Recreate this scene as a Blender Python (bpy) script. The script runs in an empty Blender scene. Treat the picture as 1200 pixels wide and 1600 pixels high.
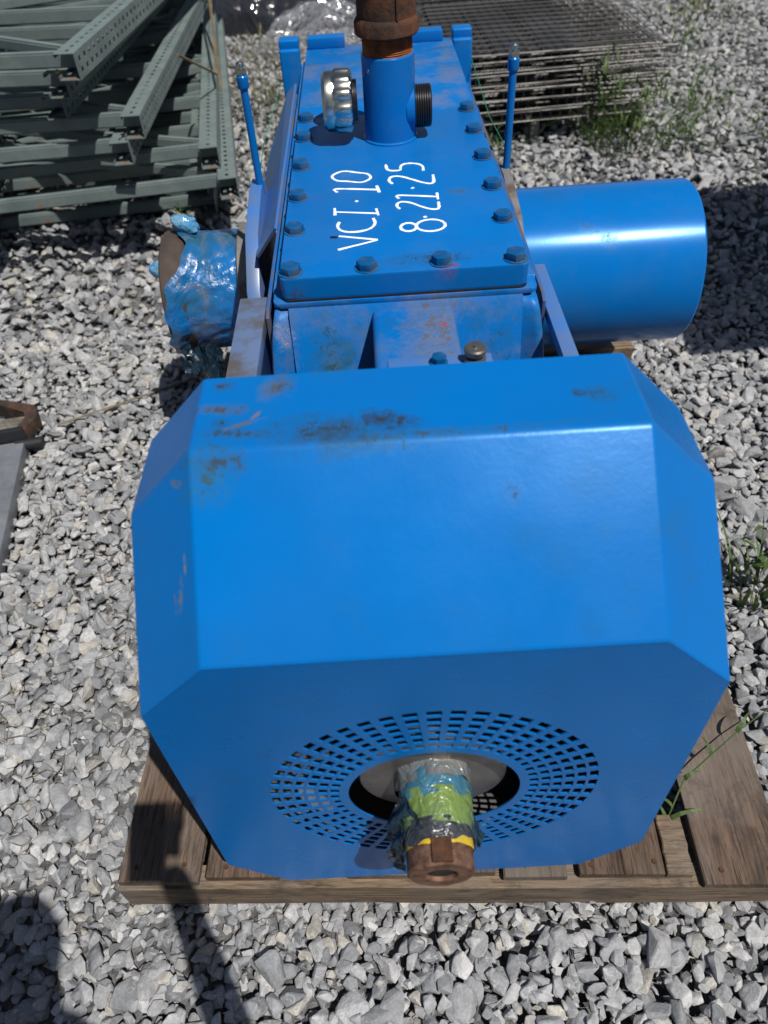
import bpy, bmesh, math, random
import numpy as np
from mathutils import Vector, Matrix, Euler
random.seed(7); rng = np.random.default_rng(7)
R = math.radians
SC = bpy.context.scene
COL = SC.collection

# ------------------------------------------------------------------ camera, sky, sun, exposure
LIFT = 0.12                      # machine co-ordinates sit this far above the gravel
cam_d = bpy.data.cameras.new('camera'); cam = bpy.data.objects.new('camera', cam_d); COL.objects.link(cam)
SC.camera = cam
cR = Vector((0.99807151, -0.03732417, -0.04960005)); cU = Vector((0.0612332, 0.72310076, 0.6880231)); cF = Vector((-0.01018595, 0.68973342, -0.72399175))
CAMPOS = Vector((-0.03742, -0.44834, 1.42427 + LIFT))
m = Matrix((cR, cU, -cF)).transposed().to_4x4(); m.translation = CAMPOS
cam.matrix_world = m
cam_d.sensor_fit = 'VERTICAL'; cam_d.sensor_height = 32.0; cam_d.lens = 32.0 * 1155.62 / 1600.0
cam_d.clip_start = 0.02; cam_d.clip_end = 200
cam_d.dof.use_dof = True; cam_d.dof.focus_distance = 1.45; cam_d.dof.aperture_fstop = cam_d.lens / 7.5

SUN = Vector((0.302, -0.365, 0.88)).normalized()
w = bpy.data.worlds.new('World'); SC.world = w; w.use_nodes = True
nt = w.node_tree; nt.nodes.clear()
sky = nt.nodes.new('ShaderNodeTexSky'); sky.sky_type = 'NISHITA'; sky.sun_disc = False
sky.sun_elevation = math.asin(SUN.z); sky.sun_rotation = math.atan2(SUN.x, SUN.y)
sky.air_density = 1.0; sky.dust_density = 1.2; sky.ozone_density = 1.0
bg = nt.nodes.new('ShaderNodeBackground'); bg.inputs[1].default_value = 0.05
wo = nt.nodes.new('ShaderNodeOutputWorld')
nt.links.new(sky.outputs[0], bg.inputs[0]); nt.links.new(bg.outputs[0], wo.inputs[0])
sd = bpy.data.lights.new('sun', 'SUN'); sd.energy = 5.0; sd.angle = R(0.55); sd.color = (1.0, 0.965, 0.92)
so = bpy.data.objects.new('sun', sd); COL.objects.link(so); so.rotation_euler = SUN.to_track_quat('Z', 'Y').to_euler(); so.location = (2, -2, 6)
SC.view_settings.view_transform = 'Standard'; SC.view_settings.look = 'None'
SC.view_settings.exposure = 0.06; SC.view_settings.gamma = 1.0; SC.view_settings.use_curve_mapping = False

# ------------------------------------------------------------------ node helpers
class N:
    def __init__(s, name):
        s.m = bpy.data.materials.new(name); s.m.use_nodes = True; s.t = s.m.node_tree
        s.b = s.t.nodes['Principled BSDF']; s.out = s.t.nodes['Material Output']
        s.tc = s.n('ShaderNodeTexCoord')
    def n(s, k, **kw):
        x = s.t.nodes.new(k)
        for a, v in kw.items(): setattr(x, a, v)
        return x
    def l(s, a, b): s.t.links.new(a, b)
    def set(s, sock, v):
        if hasattr(v, 'links') or isinstance(v, bpy.types.NodeSocket): s.l(v, sock)
        else: sock.default_value = v
    def co(s, scale=(1, 1, 1), rot=(0, 0, 0), loc=(0, 0, 0), src='Object'):
        mp = s.n('ShaderNodeMapping'); s.l(s.tc.outputs[src], mp.inputs[0])
        mp.inputs[3].default_value = scale; mp.inputs[2].default_value = rot; mp.inputs[1].default_value = loc
        return mp.outputs[0]
    def noise(s, scale, detail=4, rough=.55, co=None, dist=0):
        x = s.n('ShaderNodeTexNoise'); x.inputs['Scale'].default_value = scale; x.inputs['Detail'].default_value = detail
        x.inputs['Roughness'].default_value = rough; x.inputs['Distortion'].default_value = dist
        s.l(co if co is not None else s.co(), x.inputs['Vector']); return x.outputs['Fac']
    def ramp(s, f, stops, interp='LINEAR'):
        x = s.n('ShaderNodeValToRGB'); x.color_ramp.interpolation = interp
        e = x.color_ramp.elements
        while len(e) < len(stops): e.new(0.5)
        for i, (p, c) in enumerate(stops):
            e[i].position = p; e[i].color = (c, c, c, 1) if isinstance(c, (int, float)) else (*c, 1)
        s.l(f, x.inputs[0]); return x.outputs[0]
    def mix(s, f, a, b, mode='MIX'):
        x = s.n('ShaderNodeMix', data_type='RGBA', blend_type=mode)
        s.set(x.inputs[0], f)
        for i, v in ((6, a), (7, b)):
            if isinstance(v, tuple): v = (*v, 1) if len(v) == 3 else v
            s.set(x.inputs[i], v)
        return x.outputs[2]
    def math(s, op, a, b=0.0, clamp=False):
        x = s.n('ShaderNodeMath', operation=op, use_clamp=clamp); s.set(x.inputs[0], a); s.set(x.inputs[1], b); return x.outputs[0]
    def bump(s, h, strength=.3, dist=.002):
        x = s.n('ShaderNodeBump'); x.inputs['Strength'].default_value = strength; x.inputs['Distance'].default_value = dist
        s.l(h, x.inputs['Height']); s.l(x.outputs[0], s.b.inputs['Normal']); return x
    def fin(s, color=None, rough=None, metal=None, spec=None, coat=None):
        if color is not None:
            if isinstance(color, tuple) and len(color) == 3: color = (*color, 1)
            s.set(s.b.inputs['Base Color'], color)
        if rough is not None: s.set(s.b.inputs['Roughness'], rough)
        if metal is not None: s.set(s.b.inputs['Metallic'], metal)
        if spec is not None: s.set(s.b.inputs['Specular IOR Level'], spec)
        if coat is not None: s.set(s.b.inputs['Coat Weight'], coat); s.b.inputs['Coat Roughness'].default_value = .12
        return s.m
    def blob(s, c, r, rot=0.0):
        """1 inside an ellipsoid at c with radii r (object space), fading to 0 at its rim"""
        v = s.n('ShaderNodeVectorMath', operation='SUBTRACT'); s.l(s.tc.outputs['Object'], v.inputs[0]); v.inputs[1].default_value = c
        q = s.n('ShaderNodeVectorRotate', rotation_type='Z_AXIS'); s.l(v.outputs[0], q.inputs[0]); q.inputs['Angle'].default_value = rot
        d = s.n('ShaderNodeVectorMath', operation='DIVIDE'); s.l(q.outputs[0], d.inputs[0]); d.inputs[1].default_value = r
        g = s.n('ShaderNodeVectorMath', operation='LENGTH'); s.l(d.outputs[0], g.inputs[0])
        return s.math('SUBTRACT', 1.0, g.outputs['Value'], clamp=True)

BLUE = (0.0, 0.130, 0.425)
def blue_paint(name, grime=.3, dust=.0, marks=(), scratches=(), rough=(.34, .5), bumpy=.12, base=BLUE, wavy=0.0):
    s = N(name)
    big = s.noise(3.2, 5, .6); mid = s.noise(17, 6, .65); fine = s.noise(140, 3, .6)
    col = s.mix(s.ramp(big, [(.35, 0.0), (.7, 1.0)]), base, (base[0] + .004, base[1] * .88, base[2] * .88))
    g = s.math('MULTIPLY', s.ramp(mid, [(.5, 0.0), (.72, 1.0)]), s.ramp(big, [(.42, 0.0), (.62, 1.0)]))
    col = s.mix(s.math('MULTIPLY', g, grime), col, (.022, .085, .115))
    if dust:
        d = s.math('MULTIPLY', s.ramp(s.noise(9, 8, .72), [(.47, 0.0), (.6, 1.0)]), dust)
        col = s.mix(d, col, (.17, .155, .135))
    tot = None
    for c, r, ang, tint, amount in marks:
        k = s.blob(c, r, ang)
        th = s.math('ADD', s.math('MULTIPLY', s.noise(26, 10, .85, co=s.co((1, 1.3, 1), loc=c), dist=.6), 1.0), s.math('MULTIPLY', k, .34))
        f = s.math('MULTIPLY', s.ramp(th, [(.56, 0.0), (.60, .35), (.80, 1.0)]), amount * .85, clamp=True)
        f = s.math('MULTIPLY', f, s.ramp(s.noise(170, 3, .7), [(.36, .25), (.56, .8)]))
        chip = s.ramp(s.math('ADD', s.noise(75, 8, .8, co=s.co((1, 1, 1), loc=(c[1], c[0], .3)), dist=.8), s.math('MULTIPLY', k, .16)), [(.64, 0.0), (.665, 1.0)])
        chip = s.math('MULTIPLY', chip, s.ramp(k, [(0.0, 0.0), (.15, .9)]))
        f = s.math('MULTIPLY', f, s.ramp(k, [(.0, 0.0), (.12, 1.0)]))
        col = s.mix(s.math('MULTIPLY', f, .8), col, tint); col = s.mix(chip, col, tuple(q * .55 + .012 for q in tint))
        f = s.math('MAXIMUM', f, chip)
        tot = f if tot is None else s.math('MAXIMUM', tot, f)
    for c, r, ang, tint in scratches:
        k = s.ramp(s.blob(c, r, ang), [(0.0, 0.0), (.4, 1.0)])
        f = s.math('MULTIPLY', k, s.ramp(s.noise(95, 5, .7), [(.42, 0.0), (.54, 1.0)]))
        col = s.mix(f, col, tint)
        tot = f if tot is None else s.math('MAXIMUM', tot, f)
    # tiny chips and specks
    sp = s.ramp(s.noise(230, 2, .5), [(.755, 0.0), (.79, 1.0)])
    col = s.mix(s.math('MULTIPLY', sp, .75), col, (.05, .035, .03))
    ro = s.math('ADD', s.math('MULTIPLY', s.ramp(s.noise(6, 6, .6), [(.3, 0.0), (.75, 1.0)]), rough[1] - rough[0]), rough[0])
    if tot is not None: ro = s.math('ADD', ro, s.math('MULTIPLY', tot, .3), clamp=True)
    h = s.math('ADD', s.math('MULTIPLY', fine, .5), s.math('MULTIPLY', s.noise(38, 2), .6))
    bp_ = s.bump(h, bumpy, .0022)
    if wavy:
        b2 = s.n('ShaderNodeBump'); b2.inputs['Strength'].default_value = wavy; b2.inputs['Distance'].default_value = .012
        s.l(s.noise(3.0, 2, .45), b2.inputs['Height']); s.l(b2.outputs[0], bp_.inputs['Normal'])
    s.b.inputs['Specular Tint'].default_value = (.34, .62, 1.0, 1)
    return s.fin(col, ro, 0.0, .36)

def simple(name, col, rough=.5, metal=0.0, var=.25, scale=20, bump=.15, spec=.5, col2=None, lo=.4, hi=.65, bd=.002, det=6):
    s = N(name)
    c2 = col2 if col2 else tuple(c * (1 - var) for c in col)
    c = s.mix(s.ramp(s.noise(scale, det, .65), [(lo, 0.0), (hi, 1.0)]), col, c2)
    s.bump(s.noise(scale * 4, 4, .6), bump, bd)
    return s.fin(c, rough, metal, spec)

def wood(name, dark, light, gray=(.16, .14, .12), axis='Y', wet=.0):
    s = N(name)
    oi = s.n('ShaderNodeObjectInfo'); sc = {'Y': (16, 1.1, 16), 'X': (1.1, 16, 16)}[axis]
    off = s.n('ShaderNodeVectorMath', operation='ADD')
    s.l(s.tc.outputs['Object'], off.inputs[0])
    cb = s.n('ShaderNodeCombineXYZ'); k = s.math('MULTIPLY', oi.outputs['Random'], 9.0)
    for i in range(3): s.l(k, cb.inputs[i])
    s.l(cb.outputs[0], off.inputs[1])
    mp = s.n('ShaderNodeMapping'); s.l(off.outputs[0], mp.inputs[0]); mp.inputs[3].default_value = sc
    fn = s.n('ShaderNodeMapping'); s.l(off.outputs[0], fn.inputs[0]); fn.inputs[3].default_value = {'Y': (60, 1.6, 60), 'X': (1.6, 60, 60)}[axis]
    crack = s.ramp(s.noise(1.0, 3, .5, co=fn.outputs[0]), [(.30, 1.0), (.335, 0.0)])
    g = s.noise(3.2, 9, .68, co=mp.outputs[0], dist=1.6); g2 = s.noise(14, 6, .7, co=mp.outputs[0], dist=.4)
    b = s.noise(3.0, 4, .6, co=off.outputs[0])
    col = s.mix(s.ramp(g, [(.32, 0.0), (.66, 1.0)]), dark, light)
    col = s.mix(s.math('MULTIPLY', s.ramp(g2, [(.5, 0.0), (.6, 1.0)]), .8), col, tuple(c * .45 for c in dark))
    col = s.mix(s.math('MULTIPLY', s.ramp(b, [(.42, 0.0), (.66, 1.0)]), .6), col, gray)
    st = s.noise(5.5, 7, .75, co=off.outputs[0], dist=1.0)
    col = s.mix(s.math('MULTIPLY', s.ramp(st, [(.5, 0.0), (.64, 1.0)]), .6), col, (.028, .021, .016))
    # knots and nail stains
    vk = s.n('ShaderNodeTexVoronoi'); vk.inputs['Scale'].default_value = 3.3; s.l(off.outputs[0], vk.inputs['Vector'])
    col = s.mix(s.math('MULTIPLY', s.ramp(vk.outputs['Distance'], [(.03, 1.0), (.075, 0.0)]), .75), col, (.022, .015, .011))
    col = s.mix(s.math('MULTIPLY', crack, .85), col, (.012, .009, .007))
    v = s.n('ShaderNodeHueSaturation'); s.l(col, v.inputs['Color'])
    s.l(s.math('ADD', s.math('MULTIPLY', oi.outputs['Random'], .5), .75), v.inputs['Value'])
    s.bump(s.math('ADD', g, s.math('MULTIPLY', g2, .8)), .7, .003)
    return s.fin(v.outputs[0], .72, 0.0, .35)

# ------------------------------------------------------------------ object helpers
def link(o, parent=None):
    COL.objects.link(o)
    if parent is not None: o.parent = parent
    return o
def tag(o, label=None, cat=None, group=None, kind=None):
    if label: o['label'] = label
    if cat: o['category'] = cat
    if group: o['group'] = group
    if kind: o['kind'] = kind
    return o
def thing(name, label, cat, loc=(0, 0, 0), rz=0, group=None, rot=None):
    o = bpy.data.objects.new(name, None); link(o); o.location = loc
    o.rotation_euler = rot if rot else (0, 0, rz); o.empty_display_size = .1
    return tag(o, label, cat, group)
def obj(name, bm, mat, parent=None, smooth=None, loc=None, rot=None):
    if isinstance(bm, bmesh.types.BMesh):
        me = bpy.data.meshes.new(name); bmesh.ops.recalc_face_normals(bm, faces=bm.faces[:]); bm.to_mesh(me); bm.free()
        if smooth is not None:
            me.polygons.foreach_set('use_smooth', [True] * len(me.polygons))
            me.set_sharp_from_angle(angle=R(smooth))
        if mat is not None: me.materials.append(mat)
    else: me = bm
    o = bpy.data.objects.new(name, me); link(o, parent)
    if loc is not None: o.location = loc
    if rot is not None: o.rotation_euler = rot
    return o
def copy_tree(o, parent=None):
    c = o.copy(); COL.objects.link(c); c.parent = parent
    for ch in list(o.children): copy_tree(ch, c)
    return c
def NB(): return bmesh.new()
def box(bm, x0, x1, y0, y1, z0, z1, bev=0.0, seg=2):
    vs = [bm.verts.new((x, y, z)) for x in (x0, x1) for y in (y0, y1) for z in (z0, z1)]
    fs = [bm.faces.new([vs[i] for i in f]) for f in ((0, 1, 3, 2), (4, 6, 7, 5), (0, 4, 5, 1), (2, 3, 7, 6), (0, 2, 6, 4), (1, 5, 7, 3))]
    if bev:
        es = list({e for f in fs for e in f.edges})
        bmesh.ops.bevel(bm, geom=es, offset=bev, segments=seg, affect='EDGES', profile=.6)
    return bm
def prism(bm, pts, z0, z1, axis='Z', bev=0.0, seg=2):
    """extrude the closed outline pts between z0 and z1 along axis"""
    def P(a, b, c): return {'Z': (a, b, c), 'X': (c, a, b), 'Y': (a, c, b)}[axis]
    lo = [bm.verts.new(P(a, b, z0)) for a, b in pts]; hi = [bm.verts.new(P(a, b, z1)) for a, b in pts]
    n = len(pts); fs = [bm.faces.new(lo[::-1]), bm.faces.new(hi)]
    for i in range(n): fs.append(bm.faces.new((lo[i], lo[(i + 1) % n], hi[(i + 1) % n], hi[i])))
    if bev:
        es = list({e for f in fs[:2] for e in f.edges})
        bmesh.ops.bevel(bm, geom=es, offset=bev, segments=seg, affect='EDGES', profile=.6)
    return bm
def lathe(bm, prof, n=48, axis='Z', c=(0, 0, 0), rfun=None, closed=True):
    """revolve the (radius, height) profile about axis through c"""
    rings = []
    for j, (r, h) in enumerate(prof):
        ring = []
        for i in range(n):
            a = 2 * math.pi * i / n; rr = r if rfun is None else rfun(r, h, a, j)
            u, v = rr * math.cos(a), rr * math.sin(a)
            p = {'Z': (u, v, h), 'X': (h, u, v), 'Y': (u, h, v)}[axis]
            ring.append(bm.verts.new((p[0] + c[0], p[1] + c[1], p[2] + c[2])))
        rings.append(ring)
    for a, b in zip(rings, rings[1:]):
        for i in range(n): bm.faces.new((a[i], a[(i + 1) % n], b[(i + 1) % n], b[i]))
    if closed:
        if prof[0][0] > 1e-6: bm.faces.new(rings[0][::-1])
        if prof[-1][0] > 1e-6: bm.faces.new(rings[-1])
    bmesh.ops.remove_doubles(bm, verts=bm.verts[:], dist=1e-6)
    return bm
def tube(bm, pts, r, n=8, flat=1.0):
    """swept tube through pts; flat squashes it in z"""
    pts = [Vector(p) for p in pts]; rings = []
    rad = r if isinstance(r, (list, tuple)) else [r] * len(pts)
    for i, p in enumerate(pts):
        t = (pts[min(i + 1, len(pts) - 1)] - pts[max(i - 1, 0)]).normalized()
        u = t.cross(Vector((0, 0, 1)));
        if u.length < 1e-3: u = Vector((1, 0, 0))
        u.normalize(); v = u.cross(t)
        rings.append([bm.verts.new(p + rad[i] * (math.cos(2 * math.pi * k / n) * u + flat * math.sin(2 * math.pi * k / n) * v)) for k in range(n)])
    for a, b in zip(rings, rings[1:]):
        for i in range(n): bm.faces.new((a[i], a[(i + 1) % n], b[(i + 1) % n], b[i]))
    bm.faces.new(rings[0][::-1]); bm.faces.new(rings[-1]); return bm
def rrect(x0, x1, y0, y1, r, n=5):
    out = []
    for cx, cy, a0 in ((x1 - r, y1 - r, 0), (x0 + r, y1 - r, 90), (x0 + r, y0 + r, 180), (x1 - r, y0 + r, 270)):
        for k in range(n + 1):
            a = R(a0 + 90 * k / n); out.append((cx + r * math.cos(a), cy + r * math.sin(a)))
    return out

# ------------------------------------------------------------------ GROUND
gm = N('gravel_bed'); c = gm.ramp(gm.noise(45, 5, .7), [(.3, (.05, .05, .052)), (.7, (.2, .2, .2))])
gm.bump(gm.noise(45, 5, .7), .9, .02); gm_m = gm.fin(c, .9, 0, .2)
bm = NB(); vs = [bm.verts.new(p) for p in ((-60, -60, -.026), (60, -60, -.026), (60, 60, -.026), (-60, 60, -.026))]; bm.faces.new(vs)
tag(obj('ground', bm, gm_m), 'grey gravel yard surface beneath the crushed stones', kind='structure')

def stone_proto(npts, bev, seed):
    r = random.Random(seed); bm = NB()
    for i in range(npts):
        v = Vector((r.gauss(0, 1), r.gauss(0, 1), r.gauss(0, 1))).normalized()
        q = 1.0 - .22 * r.random()
        # squarish stones: push towards a box
        mx = max(abs(v.x), abs(v.y), abs(v.z)); v = v * (q * (.55 + .45 / mx * .8))
        bm.verts.new(v)
    res = bmesh.ops.convex_hull(bm, input=bm.verts[:])
    bmesh.ops.delete(bm, geom=[g for g in res['geom_interior'] if isinstance(g, bmesh.types.BMVert)], context='VERTS')
    if bev:
        bmesh.ops.dissolve_limit(bm, angle_limit=R(14), verts=bm.verts[:], edges=bm.edges[:])
        bmesh.ops.bevel(bm, geom=bm.edges[:], offset=.07, segments=1, affect='EDGES')
    bmesh.ops.triangulate(bm, faces=bm.faces[:])
    bm.verts.ensure_lookup_table(); bm.verts.index_update()
    V = np.array([v.co[:] for v in bm.verts]); F = np.array([[v.index for v in f.verts] for f in bm.faces]); bm.free()
    return V, F
def rotm(n, tilt):
    a = rng.uniform(0, 2 * np.pi, n); b = rng.normal(0, tilt, n); c = rng.normal(0, tilt, n)
    ca, sa, cb, sb, cc, scc = np.cos(a), np.sin(a), np.cos(b), np.sin(b), np.cos(c), np.sin(c); o = np.zeros(n); i = np.ones(n)
    Z = np.stack([ca, -sa, o, sa, ca, o, o, o, i], -1).reshape(n, 3, 3)
    X = np.stack([i, o, o, o, cb, -sb, o, sb, cb], -1).reshape(n, 3, 3)
    Y = np.stack([cc, o, scc, o, i, o, -scc, o, cc], -1).reshape(n, 3, 3)
    return X @ Y @ Z
def in_view(P, margin):
    d = P - np.array(CAMPOS); z = d @ np.array(cF); x = d @ np.array(cR) / z * 1155.6; y = d @ np.array(cU) / z * 1155.6
    mx = margin / np.maximum(z, .3) * 1155.6
    return (z > .1) & (np.abs(x) < 600 + mx) & (y < 800 + mx) & (y > -800 - mx)
def gravel(name, label, pos, size, protos, mat, tilt=.42):
    n = len(pos); pick = rng.integers(0, len(protos), n); Vs, Fs, Ts, Hs = [], [], [], []; base = 0
    tone = np.clip(rng.beta(1.9, 2.0, n), 0, 1); hue = rng.random(n)
    for k, (V, F) in enumerate(protos):
        ix = np.nonzero(pick == k)[0]; q = len(ix)
        if not q: continue
        ax = np.stack([rng.uniform(1.0, 1.5, q), rng.uniform(.75, 1.05, q), rng.uniform(.42, .72, q)], -1)
        X = V[None] * (ax * size[ix, None])[:, None, :]
        X = np.einsum('nij,nvj->nvi', rotm(q, tilt), X) + pos[ix][:, None, :]
        Vs.append(X.reshape(-1, 3)); Fs.append((F[None] + (base + np.arange(q) * len(V))[:, None, None]).reshape(-1, 3)); base += q * len(V)
        Ts.append(np.repeat(tone[ix], len(V))); Hs.append(np.repeat(hue[ix], len(V)))
    V = np.concatenate(Vs).astype(np.float32); F = np.concatenate(Fs).astype(np.int32)
    me = bpy.data.meshes.new(name); me.vertices.add(len(V)); me.vertices.foreach_set('co', V.ravel())
    me.loops.add(F.size); me.loops.foreach_set('vertex_index', F.ravel())
    me.polygons.add(len(F)); me.polygons.foreach_set('loop_start', np.arange(0, F.size, 3, dtype=np.int32))
    me.update(calc_edges=True)
    me.polygons.foreach_set('use_smooth', np.zeros(len(F), dtype=bool))
    for nm, a in (('tone', Ts), ('hue', Hs)):
        at = me.attributes.new(nm, 'FLOAT', 'POINT'); at.data.foreach_set('value', np.concatenate(a).astype(np.float32))
    me.materials.append(mat); o = bpy.data.objects.new(name, me); link(o)
    print(name, n, 'stones', len(F), 'tris')
    return tag(o, label, kind='stuff')
gs = N('limestone')
ta = gs.n('ShaderNodeAttribute', attribute_name='tone').outputs['Fac']; ha = gs.n('ShaderNodeAttribute', attribute_name='hue').outputs['Fac']
col = gs.ramp(ta, [(0.0, (.15, .155, .163)), (.3, (.225, .23, .238)), (.65, (.315, .317, .32)), (1.0, (.46, .455, .445))])
col = gs.mix(gs.math('MULTIPLY', gs.ramp(ha, [(.84, 0.0), (.95, 1.0)]), .55), col, (.40, .36, .29))
n1 = gs.noise(38, 7, .72); n2 = gs.noise(160, 4, .7)
col = gs.mix(.85, col, gs.ramp(n1, [(.3, .66), (.7, 1.3)]), 'MULTIPLY')
col = gs.mix(.6, col, gs.ramp(n2, [(.3, .7), (.7, 1.25)]), 'MULTIPLY')
vein = gs.ramp(gs.math('ABSOLUTE', gs.math('SUBTRACT', gs.noise(26, 3, .5, dist=1.2), .5)), [(.004, 1.0), (.014, 0.0)])
col = gs.mix(gs.math('MULTIPLY', gs.math('MULTIPLY', vein, gs.ramp(ha, [(.45, 0.0), (.7, 1.0)])), .4), col, (.62, .61, .58))
gs.bump(gs.math('ADD', n1, gs.math('MULTIPLY', n2, .6)), .55, .006)
stone_m = gs.fin(col, .78, 0, .35)
def scatter(x0, x1, y0, y1, cell, margin, keep=None):
    nx, ny = int((x1 - x0) / cell), int((y1 - y0) / cell)
    gx, gy = np.meshgrid(np.arange(nx), np.arange(ny)); P = np.stack([x0 + (gx.ravel() + .5) * cell, y0 + (gy.ravel() + .5) * cell, np.zeros(nx * ny)], -1)
    P[:, :2] += rng.uniform(-.55, .55, (len(P), 2)) * cell
    P = P[in_view(P, margin)]
    return P if keep is None else P[keep(P)]
protoA = [stone_proto(13 + k % 4, True, 100 + k) for k in range(26)]
protoB = [stone_proto(10 + k % 3, False, 300 + k) for k in range(20)]
def hump(P): return .012 * np.sin(P[:, 0] * 3.1 + 1.3) * np.cos(P[:, 1] * 2.3) + .008 * np.sin(P[:, 0] * 7.7 + P[:, 1] * 5.1)
def under(P): return ~((np.abs(P[:, 0]) < .5) & (P[:, 1] > .1) & (P[:, 1] < 1.6))
L1 = scatter(-2.2, 2.2, -.8, 2.1, .0245, .35, under); L1[:, 2] = rng.uniform(-.010, .002, len(L1)) + hump(L1)
L2 = scatter(-2.2, 2.2, -.8, 2.1, .038, .35, under); L2[:, 2] = rng.uniform(-.002, .009, len(L2)) + hump(L2)
s1 = np.clip(rng.lognormal(math.log(.0170), .28, len(L1)), .009, .034); s2 = np.clip(rng.lognormal(math.log(.0182), .34, len(L2)), .010, .040)
L0 = scatter(-2.2, 2.2, -.8, 1.3, .024, .2, under); L0[:, 2] = rng.uniform(-.022, -.012, len(L0)) + hump(L0); s0 = rng.uniform(.008, .014, len(L0))
def pal(P): return (P[:, 0] > -.64) & (P[:, 0] < .72) & (P[:, 1] > -.08) & (P[:, 1] < 1.9)
for L, s in ((L1, s1), (L2, s2)):
    k = pal(L); L[k, 2] = np.minimum(L[k, 2], -.014); s[k] = np.minimum(s[k], .02)
gravel('gravel', 'loose angular grey crushed limestone around the pallet', np.concatenate([L1, L2]), np.concatenate([s1, s2]), protoA, stone_m)
gravel('gravel', 'small crushed stone chips filling gaps between the larger stones', L0, s0, protoB, stone_m)
L3 = scatter(-6, 6, 2.1, 9.5, .0365, .4); L3[:, 2] = rng.uniform(-.010, .014, len(L3)) + hump(L3)
s3 = np.clip(rng.lognormal(math.log(.0225), .28, len(L3)), .009, .038)
gravel('gravel', 'far spread of pale grey crushed stone behind the machine', L3, s3, protoB, stone_m, .45)

# ------------------------------------------------------------------ MATERIALS
M = {}
M['blue'] = blue_paint('blue_paint', .45, .12)
M['plate'] = blue_paint('blue_plate_paint', .25, .04, marks=[((.06, .74, .80), (.12, .03, .03), 0, (.012, .06, .13), .6), ((-.09, 1.12, .8), (.03, .03, .02), 0, (.05, .22, .5), .5),
    ((-.1, 1.42, .8), (.12, .06, .03), .3, (.13, .12, .1), .6), ((.13, 1.0, .8), (.03, .03, .02), 0, (.05, .1, .12), .7), ((.08, .71, .80), (.03, .02, .03), 0, (.25, .05, .02), .7), ((-.18, .70, .76), (.03, .03, .03), 0, (.05, .04, .03), .9)])
M['cast'] = blue_paint('blue_casting_paint', 1.0, .25, marks=[((.06, .62, .74), (.09, .16, .05), 0, (.16, .145, .13), 1.0), ((.07, .63, .74), (.012, .012, .03), 0, (.35, .045, .015), 1.4),
    ((-.13, .66, .6), (.05, .12, .25), 0, (.02, .075, .10), .9), ((.16, .62, .6), (.08, .12, .25), 0, (.01, .07, .16), .9), ((-.21, .70, .70), (.03, .04, .05), 0, (.5, .45, .4), .5)], rough=(.3, .5), bumpy=.35)
M['rear'] = blue_paint('blue_rear_cover_paint', .6, .4, rough=(.4, .6))
M['can'] = blue_paint('blue_cylinder_paint', .15, .03, marks=[((.56, 1.34, .5), (.04, .05, .04), 0, (.03, .04, .07), .8), ((.5, 1.36, .53), (.05, .03, .03), .5, (.02, .06, .12), .6)], rough=(.20, .26), bumpy=.03)
brown = (.075, .078, .075); teal = (.025, .10, .13)
M['guard'] = blue_paint('blue_guard_paint', .3, .0, marks=[
    ((-.10, .205, .875), (.10, .045, .05), 0, (.02, .05, .075), 1.15), ((-.03, .215, .88), (.045, .02, .03), .3, (.018, .03, .038), 1.2), ((-.045, .225, .88), (.03, .02, .03), .3, (.02, .03, .04), 1.0), ((-.02, .185, .87), (.14, .018, .03), -.05, (.03, .10, .16), .7),
    ((-.235, .255, .88), (.05, .014, .02), .1, brown, 1.0), ((-.175, .29, .88), (.02, .035, .02), .3, (.10, .10, .09), 1.0), ((-.23, .23, .88), (.018, .012, .02), 0, (.02, .05, .06), 1.1),
    ((-.215, .21, .88), (.06, .016, .02), .12, (.03, .06, .07), .8), ((-.245, .165, .86), (.05, .05, .05), 0, teal, .9), ((-.225, .172, .87), (.05, .022, .03), 0, (.03, .055, .065), .55), ((-.162, .292, .88), (.022, .03, .02), .25, (.06, .075, .08), 1.0), ((-.235, .30, .88), (.02, .015, .02), 0, (.03, .05, .055), 1.1), ((-.10, .20, .882), (.05, .03, .03), 0, (.025, .05, .07), .9),
    ((.215, .24, .88), (.035, .02, .02), .3, (.018, .06, .08), .9), ((.19, .245, .88), (.012, .012, .02), 0, (.02, .03, .03), 1.2), ((.10, .13, .83), (.02, .012, .03), -.5, (.02, .07, .16), .5),
    ((-.32, .1, .70), (.02, .03, .06), 0, teal, .6), ((0., .19, .875), (.3, .012, .012), 0, (.04, .09, .13), .5)],
    scratches=[((-.205, .225, .8795), (.035, .0035, .01), -.35, (.10, .09, .085)), ((-.19, .24, .8795), (.012, .003, .01), -1.0, (.16, .12, .10)), ((-.283, .073, .762), (.0035, .02, .03), .15, (.13, .14, .15)), ((-.291, .068, .752), (.002, .014, .02), -.1, (.15, .13, .12)),
               ((-.275, .095, .788), (.002, .012, .035), 0, (.16, .18, .2)), ((-.282, .168, .848), (.013, .004, .016), .7, (.12, .12, .12)), ((.088, .135, .838), (.014, .002, .03), -.8, (.03, .10, .22))],
    rough=(.22, .38), bumpy=.11, wavy=.35)
M['inside'] = simple('dark_inside_paint', (.10, .10, .10), .8, 0, .4, 15)
M['rust'] = simple('rusted_iron', (.12, .045, .018), .85, .1, 0, 22, .6, .3, col2=(.035, .02, .014), lo=.38, hi=.6, bd=.004)
M['rust_bright'] = simple('orange_rusted_thread', (.30, .085, .02), .75, .15, 0, 30, .35, .4, col2=(.10, .035, .016), lo=.4, hi=.62)
M['rust_face'] = simple('rusted_shaft_steel', (.19, .11, .075), .7, .35, 0, 60, .4, .4, col2=(.09, .04, .022), lo=.4, hi=.62)
M['old_rust'] = simple('dull_rust', (.085, .045, .028), .85, .1, 0, 25, .5, .3, col2=(.03, .025, .022), lo=.4, hi=.6)
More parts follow.
